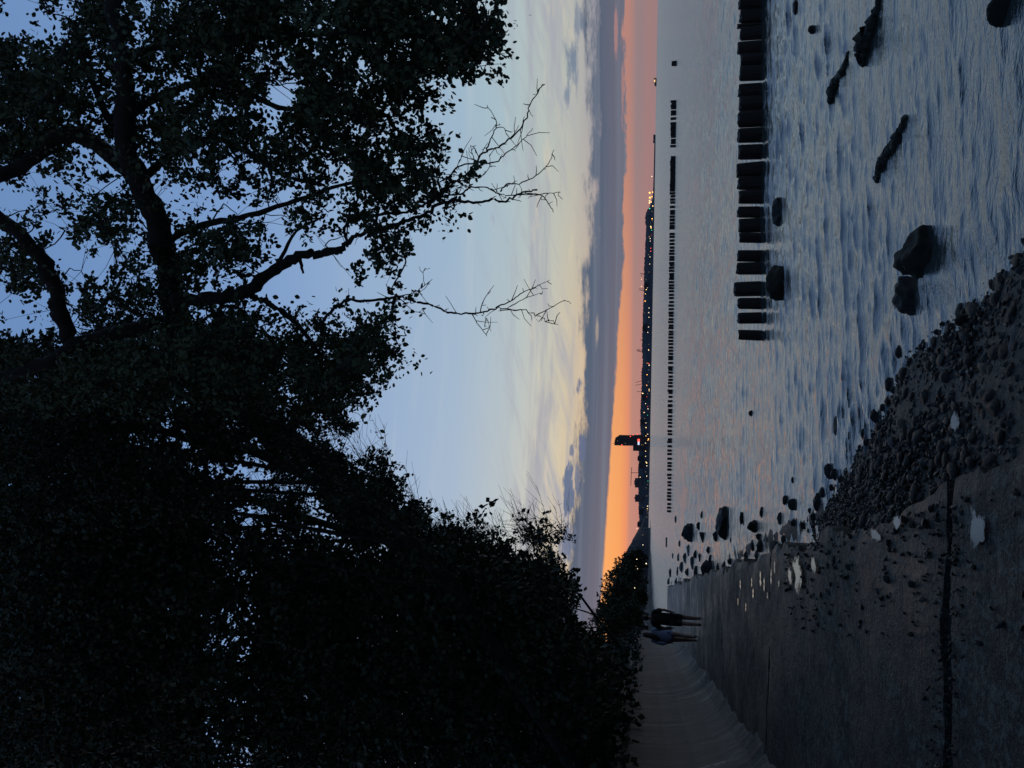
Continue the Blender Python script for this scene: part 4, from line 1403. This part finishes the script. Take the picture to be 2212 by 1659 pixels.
for kx, (d0, d1, tp) in enumerate([(1000, 1012, 1380), (985, 996, 1378), (905, 918, 1384), (852, 864, 1386.5), (700, 716, 1389.5), (610, 624, 1392), (1128, 1139, 1377.5), (1100, 1112, 1380.5)]):
    c_ = aty(1390, (d0 + d1) / 2, YC - 5)
    t_ = thing('waterfront_building', ['low dark waterfront building right below the tower crane', 'dark stepped waterfront building at the foot of the tower', 'low waterfront hall just right of the tower', 'low waterfront hall third from the tower towards the harbour lights',
                                       'flat dark harbour shed about midway along the far shore', 'flat dark harbour shed below the slender paired cranes', 'dark block at the foot of the wooded hill', 'low block between the pale apartment block and the hill'][kx], 'building', (c_[0], YC - 5, 0), 'low buildings on the far shore')
    for nm, q in [('wall', (tp, 1402, d0, d1, YC - 5, 24)), ('roof', (tp - 1.0, tp, d0 + 2, d1 - 2, YC - 2, 14))]:
        mb = MB()
        pxbox(mb, *q)
        mb.V[0] -= np.array([c_[0], YC - 5, 0])
        obj(nm, mb.mesh(nm, [m_land]), parent=t_)

# cranes


def crane(label, lines, y=YC + 30, rad_=1.0):
    P_ = [[aty(a, b_, y) for a, b_ in ln_] for _, ln_ in lines]
    o_ = np.array([P_[0][0][0], y, 0])
    t_ = thing('harbour_crane', label, 'crane', o_, 'cranes along the far shore')
    for (nm, _), q in zip(lines, P_):
        mb_ = MB()
        mb_.tube(np.array(q) - o_, rad_, 5)
        obj(nm, mb_.mesh(nm, [m_steel]), parent=t_)


def zz(y0):
    return lambda a, b_: ((2350 + a * 0.22604) / 1.82278, (y0 + b_ * 0.22604) / 1.82278)


zB, zC, zD, zE, zF = zz(1600), zz(1230), zz(860), zz(490), zz(120)
crane('tower crane with a long level jib left of the tower', [('mast', [zB(720, 1158), zB(600, 1155)]), ('jib', [zB(606, 1065), zB(600, 1155), zB(592, 1380)]), ('counterweight', [zB(600, 1070), zB(618, 1076)])], rad_=1.3)
crane('single A-frame harbour crane midway along the far shore', [('leg', [zC(790, 655), zC(695, 660)]), ('leg', [zC(785, 690), zC(710, 650)]), ('jib', [zC(740, 630), zC(692, 668)]), ('stay', [zC(770, 690), zC(700, 672)])])
crane('pair of leaning jibs right of the waterfront halls', [('jib', [zC(790, 1250), zC(672, 1268)]), ('jib', [zC(780, 1190), zC(672, 1222)])])
crane('slender crane farther right of the A-frame crane, with two legs', [('leg', [zD(825, 965), zD(752, 965)]), ('leg', [zD(822, 985), zD(765, 955)]), ('jib', [zD(790, 1010), zD(765, 990)])])
crane('tall twin-legged crane near the green light', [('leg', [zD(825, 1225), zD(733, 1228)]), ('leg', [zD(825, 1262), zD(738, 1245)]), ('brace', [zD(790, 1224), zD(790, 1255)])])
crane('thin harbour mast between the waterfront halls', [('mast', [zC(790, 1380), zC(700, 1378)]), ('spar', [zC(720, 1370), zC(716, 1392)])], rad_=0.8)
crane('thin mast on the skyline left of the A-frame crane', [('mast', [zC(800, 478), zC(752, 478)]), ('spar', [zC(770, 470), zC(768, 488)])], rad_=0.8)

# lamps: a short post with a lantern, seen as points
LM = {}


def lamp_mesh(mat):
    if mat.name not in LM:
        mb_ = MB()
        Vi, Fi = ICO[1]
        mb_.add(Vi * np.array([1, 1, 1]) + np.array([0, 0, 0]), [Fi])
        lan = mb_.mesh('lantern', [mat])
        mb_ = MB()
        mb_.tube([(0, 0, -3), (0, 0, -0.95)], 0.12, 5)
        LM[mat.name] = (lan, mb_.mesh('post', [m_hull]))
    return LM[mat.name]


COLN = {'w': (E_WHIT, 'white'), 'y': (E_WARM, 'yellow'), 'o': (E_ORNG, 'orange'), 'r': (E_RED, 'red'), 'g': (E_GREEN, 'green'), 'd': (E_DIM, 'dim')}


def lamp(px, c, size, y=YC - 75):
    q = aty(*px, y)
    s_ = 0.56 * size * y / YC
    mat, nm = COLN[c]
    lan, post = lamp_mesh(mat)
    where = 'harbour shore under the orange sky' if y > 2000 else 'wooded hill by the water'
    o_ = thing('shore_lamp', 'small %s light on the dark %s' % (nm, where), 'lamp', q, 'lights of the %s' % ('far shore' if y > 2000 else 'wooded hill'))
    obj('lantern', lan, parent=o_, scale=(s_, s_, s_))
    obj('post', post, parent=o_, scale=(s_, s_, s_))


for f_, L_ in [(zD, [(940, 140, 'y', 4.6), (945, 165, 'y', 4.2), (955, 205, 'g', 3), (950, 290, 'r', 2), (915, 320, 'd', 5), (930, 350, 'w', 3), (930, 395, 'w', 2.6), (940, 518, 'r', 3.4), (938, 572, 'r', 3.6), (925, 670, 'w', 3), (905, 632, 'd', 3), (920, 795, 'w', 2.6), (910, 935, 'd', 2.6),
                    (855, 1065, 'd', 2.6), (780, 1060, 'y', 2.6), (778, 1185, 'y', 3.2), (862, 1240, 'y', 3.6), (880, 1210, 'w', 2), (845, 1315, 'y', 3), (842, 1440, 'o', 4), (910, 1560, 'w', 3), (905, 1640, 'w', 3), (960, 10, 'o', 3), (965, 40, 'd', 3), (935, 75, 'd', 2)]),
               (zC, [(905, 5, 'w', 3), (908, 85, 'w', 3), (902, 255, 'w', 2.8), (888, 348, 'w', 2.8), (905, 560, 'd', 2.6), (902, 655, 'y', 4), (905, 890, 'r', 3.4), (876, 884, 'o', 2), (912, 920, 'w', 4), (875, 1085, 'o', 3.8), (905, 1000, 'd', 3), (895, 1210, 'd', 2.6), (870, 1270, 'o', 3.4), (910, 1340, 'y', 3.2), (912, 1366, 'y', 3), (800, 1412, 'y', 4.6),
                     (885, 1415, 'd', 2.4), (870, 1470, 'r', 2.4), (850, 1590, 'w', 2.8), (885, 1640, 'r', 2.6), (830, 10, 'd', 2.4)]),
               (zB, [(892, 45, 'w', 3.4), (825, 107, 'y', 3.6), (883, 155, 'g', 2.6), (835, 210, 'd', 3), (855, 290, 'w', 2.8), (857, 370, 'y', 4), (885, 485, 'w', 3), (855, 515, 'y', 3), (900, 570, 'o', 4.4), (890, 590, 'o', 3), (850, 640, 'w', 3), (780, 670, 'd', 3), (808, 672, 'd', 2.6), (850, 780, 'y', 3), (850, 870, 'w', 2.6), (868, 985, 'y', 4.4), (856, 970, 'y', 3),
                     (870, 1035, 'w', 3.2), (850, 1140, 'd', 3), (868, 1215, 'w', 3.2), (755, 1235, 'y', 3.2), (890, 1300, 'g', 2.4), (885, 1360, 'd', 2.6), (860, 1420, 'd', 2.6), (870, 1560, 'd', 3)]),
               (zz(1950), [(885, 190, 'w', 3.6), (880, 235, 'y', 3), (875, 270, 'd', 3), (890, 310, 'd', 3), (870, 380, 'd', 3), (805, 590, 'w', 2.8), (700, 578, 'w', 2.8), (803, 210, 'd', 2.4)]),
               (zE, [(920, 1190, 'o', 7.2), (970, 1180, 'o', 5), (925, 1275, 'o', 7.8), (960, 1260, 'o', 4.4), (918, 1328, 'y', 5.4), (915, 1365, 'y', 5.2), (945, 1350, 'y', 4.6), (975, 1420, 'y', 4.2), (920, 1465, 'g', 4.4), (960, 1515, 'd', 3), (965, 1640, 'o', 3.4), (958, 905, 'w', 3.6), (980, 1080, 'd', 3)])]:
    for a, b_, c, s_ in L_:
        lamp(f_(a, b_), c, s_)

# ------------------------------------------------------------------ ships and breakwater on the horizon
YS = 5200.0
mb = MB()
for k_ in range(14):
    d0 = 312 + k_ * 9.5
    a_, b_ = aty(1413.6 - 0.004 * (d0 - 312), d0 + 9.5, YC - 30), aty(1413.6, d0, YC - 30)
    mb.box(a_[0], b_[0], YC - 30, YC - 15, -1, max(1.6, a_[2] - 0.6))
obj('breakwater', mb.mesh('breakwater', [m_hull]), label='thin dark breakwater running out from the harbour lights along the horizon', category='breakwater')


def ship(label, f_, hull, parts_, mast):
    c_ = aty(*f_((hull[0] + hull[1]) / 2, (hull[2] + hull[3]) / 2), YS)
    t_ = thing('ship', label, 'ship', (c_[0], YS, 0), 'ships on the horizon')
    o_ = np.array([c_[0], YS, 0])
    (a0, b0), (a1, b1) = f_(hull[0], hull[2]), f_(hull[1], hull[3])
    xs_ = (aty(a1, b1, YS)[0], aty(a1, b0, YS)[0])
    zt = max(6, aty(a0, (b0 + b1) / 2, YS)[2])
    L_ = xs_[1] - xs_[0]
    V_ = []
    for z_, s_ in ((-1, 0.86), (zt, 1.0)):
        for u, v_ in [(-0.5, -0.5), (0.36, -0.5), (0.5, 0), (0.36, 0.5), (-0.5, 0.5)]:
            V_.append((np.mean(xs_) + u * L_ * s_ - o_[0], v_ * L_ * 0.2 * s_, z_))
    obj('hull', mesh_np('hull', V_, [np.array([[4, 3, 2, 1, 0], [5, 6, 7, 8, 9]]), np.stack([np.arange(5), (np.arange(5) + 1) % 5, 5 + (np.arange(5) + 1) % 5, 5 + np.arange(5)], -1)], [m_hull]), parent=t_)
    for nm, q, mat in parts_:
        mb_ = MB()
        (a0, b0), (a1, b1) = f_(q[0], q[2]), f_(q[1], q[3])
        pxbox(mb_, a0, a1, b0, b1, YS - 4, 10)
        mb_.V[0] -= o_
        obj(nm, mb_.mesh(nm, [mat]), parent=t_)
    mb_ = MB()
    mb_.tube([np.array(aty(*f_(a, b_), YS)) - o_ for a, b_ in mast], 0.9, 5)
    obj('mast', mb_.mesh('mast', [m_hull]), parent=t_)


ship('dark box-shaped cargo ship on the horizon at the end of the breakwater', zE, (1000, 1026, 170, 325), [('cargo_stack', (984, 1001, 178, 232), m_hull), ('cargo_stack', (984, 1001, 236, 282), m_hull), ('bridge', (980, 1001, 288, 318), m_hull)], [(984, 300), (968, 300)])
ship('lit work ship with warm deck lights alone on the right horizon', zF, (1022, 1046, 825, 975), [('bridge', (998, 1022, 850, 905), E_DIM), ('deck_house', (1004, 1022, 905, 955), m_block), ('deck_light', (1000, 1012, 868, 890), E_WARM), ('deck_house', (996, 1022, 828, 850), m_hull)], [(1000, 905), (955, 908)])

# ------------------------------------------------------------------ wooded hill and the trees that follow the shore
m_hill = material('hill_woods', (0.012, 0.011, 0.011), 0.95, (0.020, 0.018, 0.016), 0.05)
zA = zz(1950)
prof2 = [zA(*q) for q in [(790, 560), (735, 640), (690, 700), (640, 770), (590, 860), (530, 950), (490, 1060), (440, 1150), (390, 1280), (330, 1450), (270, 1600), (190, 2200), (150, 3000), (150, 3600)]]
YH = 620.0
V = []
hd = np.linspace(prof2[0][1], prof2[-1][1], 160)
ht = np.interp(hd, [b_ for _, b_ in prof2], [a for a, _ in prof2])
rh = np.random.default_rng(4)
for d_, tp in zip(hd, ht):
    a_ = aty(tp, d_, YH)
    h_ = max(0.5, a_[2] + 0.5 * rh.normal())
    V += [(a_[0] * 0.90, YH * 0.90, -0.5), (a_[0] * 0.93, YH * 0.93, min(1.2, h_)), (a_[0] * 0.96, YH * 0.96, h_ * 0.6 + 0.4 * rh.normal()), (a_[0], YH, h_), (a_[0] * 1.2, YH * 1.3, h_ * 0.8)]
k = 5
i = np.arange(len(hd) - 1)[:, None] * k
j = np.arange(k - 1)[None, :]
Q = np.stack([i + j, i + j + 1, i + k + j + 1, i + k + j], -1).reshape(-1, 4)
obj('wooded_hill', mesh_np('wooded_hill', np.array(V), [Q], [m_hill]), kind='structure')


def far_tree(label, dx, dy, r_px, y, seed, squash=1.0, airy=False):
    """crown centred on a picture point at y metres; trunk goes down to the ground there"""
    c_ = aty(dx, dy, y)
    R_ = r_px / FPX * y
    root = np.array([c_[0], y, min(c_[2] - R_, 1.2)])
    r = np.random.default_rng(seed)
    n_ = 420
    P_ = r.normal(size=(n_, 3))
    P_ /= np.linalg.norm(P_, axis=1, keepdims=True)
    lob = 1 + 0.22 * np.sin(P_ @ (r.normal(size=(3, 4)) * 3) + r.random(4) * 6).sum(1)
    P_ = P_ * (R_ * (r.random(n_) ** 0.45) * lob)[:, None] * np.array([1, 1, squash]) + c_
    P_ = P_[P_[:, 2] > root[2] + 0.5]
    ls = [([root, (root + c_) / 2 + np.array([0.1 * R_, 0, 0]), c_], 0.10 * R_, 0.03 * R_)]
    for _ in range(6):
        e_ = P_[r.integers(len(P_))]
        ls.append(([(root + c_) / 2, ((root + c_) / 2 + e_) / 2 + np.array([0, 0, 0.1 * R_]), e_], 0.04 * R_, 0.012 * R_))
    return tree('shore_tree', label, root, ls, P_, 8, R_ * 0.16, R_ * 0.30, m_leaf[2], seed, False, R_ * 0.6, group='trees along the far shore path', bough_r=0.02 * R_)


for lab, dx, dy, r_, y, sd, sq in [
        ('rounded dark tree at the right end of the shore wood, against the orange sky', 1362, 1222, 24, 480, 501, 1.1),
        ('tall dark shore tree behind the rounded one, where the hill begins', 1378, 1205, 18, 540, 502, 1.0),
        ('broad dark shore tree in the middle of the wood above the walking man', 1350, 1255, 30, 400, 503, 1.1),
        ('dark shore tree reaching into the orange sky above the walking man', 1334, 1292, 30, 330, 504, 1.15),
        ('tallest shore tree, its twigs crossing the lower edge of the cloud bank', 1322, 1322, 30, 290, 505, 1.2),
        ('dark shore tree at the left end of the wood, beside the bank trees', 1338, 1350, 32, 255, 506, 1.1),
        ('dark shore tree between the tallest one and the end of the bank trees', 1316, 1352, 30, 245, 509, 1.2),
        ('low dark shore tree over the far end of the sea wall', 1366, 1335, 24, 250, 507, 0.9),
        ('low dark bush at the water right of the far end of the sea wall', 1382, 1290, 18, 320, 508, 0.8)]:
    far_tree(lab, dx, dy, r_, y, sd, sq)
# dark strip of shore under those trees
mb = MB()
V = []
for d_, y, w_ in [(1420, 215, 1), (1365, 225, 1), (1335, 250, 1), (1300, 305, 1), (1255, 395, 1), (1195, 560, 1)]:
    a_ = aty(1404, d_, y)
    V += [(a_[0] + 3 + y * 0.004, y, -0.05), (a_[0], y, 0.7), (a_[0] - 12 - y * 0.05, y * 1.02, 2.4), (a_[0] - 60, y * 1.05, 5)]
k = 4
i = np.arange(5)[:, None] * k
j = np.arange(k - 1)[None, :]
Q = np.stack([i + j, i + k + j, i + k + j + 1, i + j + 1], -1).reshape(-1, 4)
obj('far_bank', mesh_np('far_bank', np.array(V), [Q], [m_soil], True), kind='structure')
for a, b_, c, s_ in [(800, 690, 'd', 3), (803, 865, 'w', 3), (785, 1030, 'd', 3), (755, 1095, 'd', 3)]:
    lamp(zA(a, b_), c, s_, YH * 0.88)
for a, b_, c, s_, y in [(697, 1115, 'w', 3.4, 380), (860, 1190, 'w', 4.6, 330), (680, 1235, 'd', 3, 300), (710, 1280, 'w', 2.6, 280), (660, 1615, 'w', 3.4, 190)]:
    lamp(zA(a, b_), c, s_, y)
# ------------------------------------------------------------------ two people walking away along the promenade
m_skin = material('skin', (0.16, 0.10, 0.075), 0.6)
m_black = material('black_cloth', (0.006, 0.006, 0.007), 0.9, (0.011, 0.011, 0.012), 20)
m_shorts = material('dark_shorts', (0.010, 0.010, 0.011), 0.9, (0.016, 0.015, 0.015), 20)
m_denim = material('blue_shirt_cloth', (0.12, 0.16, 0.25), 0.9, (0.17, 0.21, 0.31), 14)
m_hair = material('dark_brown_hair', (0.014, 0.009, 0.006), 0.7, (0.022, 0.014, 0.009), 30)
m_shoe = material('dark_shoes', (0.01, 0.01, 0.01), 0.8)


def skin_mesh(name, joints, bones, mat, sub=2):
    """joints: name -> (x, y, z, rx, ry); grows a continuous surface over the bones"""
    ks = list(joints)
    me = bpy.data.meshes.new(name)
    me.from_pydata([joints[k][:3] for k in ks], [(ks.index(a), ks.index(b_)) for a, b_ in bones], [])
    me.update()
    tmp = bpy.data.objects.new(name, me)
    COL.objects.link(tmp)
    sk_ = tmp.modifiers.new('skin', 'SKIN')
    sk_.use_smooth_shade = True
    lay = me.skin_vertices[0].data
    for i_, k in enumerate(ks):
        lay[i_].radius = joints[k][3:5]
        lay[i_].use_root = i_ == 0
    sb = tmp.modifiers.new('sub', 'SUBSURF')
    sb.levels = sb.render_levels = sub
    dg = bpy.context.evaluated_depsgraph_get()
    ev = bpy.data.meshes.new_from_object(tmp.evaluated_get(dg))
    ev.name = name
    bpy.data.objects.remove(tmp)
    ev.materials.clear()
    ev.materials.append(mat)
    ev.polygons.foreach_set('use_smooth', np.ones(len(ev.polygons), dtype=bool))
    return ev


def hand(j, bones, s_, wr, dirn, side):
    """palm and five fingers hung on the wrist joint; side = +1 thumb towards +x"""
    wx, wy, wz = j[wr][:3]
    d = np.array(dirn) / np.linalg.norm(dirn)
    fwd = np.array([0, 1.0, 0])
    pm_ = np.array([wx, wy, wz]) + d * 0.055
    j[s_ + 'palm'] = (*pm_, 0.030, 0.020)
    bones.append((wr, s_ + 'palm'))
    for f_ in range(4):
        off = fwd * (0.026 - 0.018 * f_)
        l_ = [0.072, 0.080, 0.075, 0.060][f_]
        a_ = pm_ + off + d * 0.035
        b2 = a_ + d * l_ * 0.55 + np.array([-0.006 * side, 0.004, 0])
        c2 = b2 + d * l_ * 0.4 + np.array([-0.016 * side, 0.010, 0])
        for nm, q in (('a', a_), ('b', b2), ('c', c2)):
            j['%sf%d%s' % (s_, f_, nm)] = (*q, 0.0095, 0.0085)
        bones += [(s_ + 'palm', '%sf%da' % (s_, f_)), ('%sf%da' % (s_, f_), '%sf%db' % (s_, f_)), ('%sf%db' % (s_, f_), '%sf%dc' % (s_, f_))]
    a_ = pm_ + fwd * 0.032 - d * 0.01
    b2 = a_ + fwd * 0.022 + d * 0.03
    j[s_ + 'ta'] = (*a_, 0.011, 0.010)
    j[s_ + 'tb'] = (*b2, 0.0095, 0.009)
    bones += [(s_ + 'palm', s_ + 'ta'), (s_ + 'ta', s_ + 'tb')]


def body(h, male, step, arm):
    """figure facing +y (away from the camera), feet at z = 0; step: -1..1 stride, arm: outward elbow bend"""
    s = h / 1.75
    sw = (0.185 if male else 0.160) * s
    hipw = (0.085 if male else 0.090) * s
    J = {}
    J['pelvis'] = (0, 0, 0.93 * s, 0.125 * s, 0.105 * s)
    J['waist'] = (0, -0.005, 1.08 * s, (0.130 if male else 0.110) * s, 0.095 * s)
    J['chest'] = (0, 0.0, 1.27 * s, (0.150 if male else 0.125) * s, 0.110 * s)
    J['collar'] = (0, -0.005, 1.43 * s, 0.085 * s, 0.07 * s)
    J['neck'] = (0, 0.01, 1.51 * s, 0.050 * s, 0.052 * s)
    J['jaw'] = (0, 0.03, 1.575 * s, 0.060 * s, 0.072 * s)
    J['skull'] = (0, 0.022, 1.645 * s, 0.072 * s, 0.090 * s)
    J['crown'] = (0, 0.012, 1.705 * s, 0.050 * s, 0.062 * s)
    B = [('pelvis', 'waist'), ('waist', 'chest'), ('chest', 'collar'), ('collar', 'neck'), ('neck', 'jaw'), ('jaw', 'skull'), ('skull', 'crown')]
    for sd, nm in ((-1, 'l'), (1, 'r')):
        st = step * sd
        J[nm + 'sho'] = (sd * sw, -0.005, 1.415 * s, 0.062 * s, 0.060 * s)
        ax = arm[0 if sd < 0 else 1]
        J[nm + 'elb'] = (sd * (sw + ax[0]), -0.05 - 0.10 * st, 1.13 * s, 0.043 * s, 0.043 * s)
        J[nm + 'wri'] = (sd * (sw + ax[1]), 0.05 - 0.10 * st, 0.90 * s, 0.028 * s, 0.030 * s)
        B += [('collar', nm + 'sho'), (nm + 'sho', nm + 'elb'), (nm + 'elb', nm + 'wri')]
        hand(J, B, nm, nm + 'wri', (sd * (ax[1] - ax[0]) * 0.6, 0.10, -0.30), -sd)
        J[nm + 'hip'] = (sd * hipw, 0, 0.86 * s, 0.092 * s, 0.098 * s)
        J[nm + 'kne'] = (sd * hipw * 0.9, 0.17 * st + (0.04 if st < 0 else 0.0), 0.49 * s, 0.066 * s, 0.070 * s)
        J[nm + 'clf'] = (sd * hipw * 0.85, 0.17 * st - (0.10 if st < 0 else -0.03), 0.34 * s, 0.060 * s, 0.066 * s)
        lift = 0.05 if st < 0 else 0.0
        J[nm + 'ank'] = (sd * hipw * 0.8, 0.26 * st - (0.06 if st < 0 else 0.0), (0.085 + lift) * s, 0.040 * s, 0.045 * s)
        J[nm + 'hee'] = (sd * hipw * 0.8, 0.26 * st - 0.03 - (0.06 if st < 0 else 0.0), (0.04 + lift) * s, 0.034 * s, 0.034 * s)
        J[nm + 'toe'] = (sd * hipw * 1.0, 0.26 * st + 0.13 - (0.06 if st < 0 else 0.0), 0.032 * s, 0.040 * s, 0.026 * s)
        B += [('pelvis', nm + 'hip'), (nm + 'hip', nm + 'kne'), (nm + 'kne', nm + 'clf'), (nm + 'clf', nm + 'ank'), (nm + 'ank', nm + 'hee'), (nm + 'hee', nm + 'toe')]
    return J, B, s


def grow(j, f, g=0.0):
    return (*j[:3], j[3] * f + g, j[4] * f + g)


def lerpj(a, b_, t_, rx, ry):
    return tuple(a[i_] + (b_[i_] - a[i_]) * t_ for i_ in range(3)) + (rx, ry)


def loft(name, rings, mat, n_=20):
    """closed cloth or hair shell from stacked ellipses (x, y, z, rx, ry)"""
    V_, th = [], np.arange(n_) * 2 * np.pi / n_
    for x, y, z, rx, ry in rings:
        for t_ in th:
            V_.append((x + rx * math.cos(t_), y + ry * math.sin(t_), z))
    i_ = np.arange(len(rings) - 1)[:, None] * n_
    j_ = np.arange(n_)[None, :]
    Q_ = np.stack([i_ + j_, i_ + (j_ + 1) % n_, i_ + n_ + (j_ + 1) % n_, i_ + n_ + j_], -1).reshape(-1, 4)
    caps = np.array([np.arange(n_)[::-1], (len(rings) - 1) * n_ + np.arange(n_)])
    return mesh_np(name, V_, [Q_, caps], [mat], True)


def head_details(t_, s, ears=True):
    """face on the far side of the head: nose, eyes, mouth, ears"""
    y0 = 0.022 + 0.085 * s
    mb_ = MB()
    Vi, Fi = ICO[2]
    mb_.add(Vi * np.array([0.014, 0.022, 0.022]) * s + np.array([0, y0 + 0.012, 1.615 * s]), [Fi])
    obj('nose', mb_.mesh('nose', [m_skin], True), parent=t_)
    for sd in (-1, 1):
        mb_ = MB()
        mb_.add(Vi * np.array([0.012, 0.008, 0.008]) * s + np.array([sd * 0.030 * s, y0 - 0.004, 1.640 * s]), [Fi])
        obj('eye', mb_.mesh('eye', [m_black], True), parent=t_)
        if ears:
            mb_ = MB()
            mb_.add(Vi * np.array([0.010, 0.020, 0.032]) * s + np.array([sd * 0.078 * s, 0.015, 1.620 * s]), [Fi])
            obj('ear', mb_.mesh('ear', [m_skin], True), parent=t_)
    mb_ = MB()
    mb_.add(Vi * np.array([0.024, 0.006, 0.006]) * s + np.array([0, y0 - 0.012, 1.572 * s]), [Fi])
    obj('mouth', mb_.mesh('mouth', [m_hair], True), parent=t_)


def walker(name, label, foot_px, height, male, step, arm, rotz):
    f_ = atz(*foot_px, PZ)
    t_ = thing(name, label, 'person', (f_[0], f_[1], PZ + 0.004), 'people walking on the promenade')
    t_.rotation_euler = (0, 0, rotz)
    J, B, s = body(height, male, step, arm)
    obj('body', skin_mesh('body', J, B, m_skin), parent=t_)
    head_details(t_, s, male)
    for nm in 'lr':        # shoes follow the feet
        a_, h_, o_ = J[nm + 'ank'], J[nm + 'hee'], J[nm + 'toe']
        obj('shoe', skin_mesh('shoe', {'a': (*h_[:3], 0.045 * s, 0.042 * s), 'b': lerpj(h_, o_, 0.5, 0.050 * s, 0.040 * s), 'c': (*o_[:3], 0.050 * s, 0.034 * s)}, [('a', 'b'), ('b', 'c')], m_shoe, 2), parent=t_)
    if male:
        # loose T-shirt with wide short sleeves
        K = {'waist': (0, 0, 0.80 * s, 0.205 * s, 0.15 * s), 'mid': (0, -0.005, 1.06 * s, 0.20 * s, 0.15 * s), 'chest': (0, 0, 1.28 * s, 0.205 * s, 0.15 * s), 'collar': (0, -0.005, 1.425 * s, 0.10 * s, 0.085 * s)}
        b_ = [('waist', 'mid'), ('mid', 'chest'), ('chest', 'collar')]
        for nm in 'lr':
            K[nm + 's'] = grow(J[nm + 'sho'], 1.35)
            K[nm + 'e'] = lerpj(J[nm + 'sho'], J[nm + 'elb'], 0.92, 0.085 * s, 0.082 * s)
            b_ += [('collar', nm + 's'), (nm + 's', nm + 'e')]
        obj('t_shirt', skin_mesh('t_shirt', K, b_, m_black), parent=t_)
        K = {'p': (0, 0, 0.93 * s, 0.165 * s, 0.135 * s)}
        b_ = []
        for nm in 'lr':
            K[nm + 'h'] = grow(J[nm + 'hip'], 1.25)
            K[nm + 'k'] = lerpj(J[nm + 'hip'], J[nm + 'kne'], 0.92, 0.105 * s, 0.105 * s)
            b_ += [('p', nm + 'h'), (nm + 'h', nm + 'k')]
        obj('shorts', skin_mesh('shorts', K, b_, m_shorts), parent=t_)
        obj('hair', loft('hair', [(0, -0.030, 1.58 * s, 0.052 * s, 0.045 * s), (0, -0.018, 1.62 * s, 0.078 * s, 0.080 * s), (0, 0.0, 1.67 * s, 0.084 * s, 0.098 * s), (0, 0.008, 1.72 * s, 0.074 * s, 0.088 * s), (0, 0.010, 1.755 * s, 0.038 * s, 0.046 * s)], m_hair), parent=t_)
    else:
        # wide blue shirt worn loose over short shorts
        K = {'hem': (0, 0, 0.70 * s, 0.245 * s, 0.17 * s), 'w': (0, -0.005, 1.00 * s, 0.225 * s, 0.16 * s), 'chest': (0, 0, 1.26 * s, 0.185 * s, 0.14 * s), 'collar': (0, -0.005, 1.43 * s, 0.095 * s, 0.08 * s)}
        b_ = [('hem', 'w'), ('w', 'chest'), ('chest', 'collar')]
        for nm in 'lr':
            K[nm + 's'] = grow(J[nm + 'sho'], 1.35)
            K[nm + 'e'] = grow(J[nm + 'elb'], 1.0, 0.028 * s)
            K[nm + 'w'] = lerpj(J[nm + 'elb'], J[nm + 'wri'], 0.6, 0.056 * s, 0.056 * s)
            b_ += [('collar', nm + 's'), (nm + 's', nm + 'e'), (nm + 'e', nm + 'w')]
        obj('shirt', skin_mesh('shirt', K, b_, m_denim), parent=t_)
        K = {'p': (0, 0, 0.92 * s, 0.14 * s, 0.12 * s)}
        b_ = []
        for nm in 'lr':
            K[nm + 'h'] = grow(J[nm + 'hip'], 1.12)
            K[nm + 'k'] = lerpj(J[nm + 'hip'], J[nm + 'kne'], 0.40, 0.092 * s, 0.095 * s)
            b_ += [('p', nm + 'h'), (nm + 'h', nm + 'k')]
        obj('shorts', skin_mesh('shorts', K, b_, m_shorts), parent=t_)
        obj('hair', loft('hair', [(-0.07, -0.150, 1.17 * s, 0.020 * s, 0.014 * s), (-0.06, -0.150, 1.24 * s, 0.075 * s, 0.034 * s), (-0.03, -0.120, 1.36 * s, 0.110 * s, 0.050 * s), (-0.01, -0.075, 1.47 * s, 0.095 * s, 0.062 * s), (0, -0.035, 1.57 * s, 0.088 * s, 0.075 * s),
                                  (0, -0.010, 1.64 * s, 0.090 * s, 0.098 * s), (0, 0.004, 1.70 * s, 0.080 * s, 0.092 * s), (0, 0.008, 1.75 * s, 0.045 * s, 0.055 * s)], m_hair), parent=t_)
    return t_


walker('person', 'person in black T-shirt and dark shorts walking away on the seaward side', (1515, 1343), 1.74, True, 0.75, ((0.10, 0.07), (0.09, 0.04)), 0.22)
walker('person', 'person with long dark hair and loose blue shirt walking away beside the wall', (1506, 1380), 1.73, False, -0.55, ((0.06, 0.04), (0.10, 0.06)), 0.18)
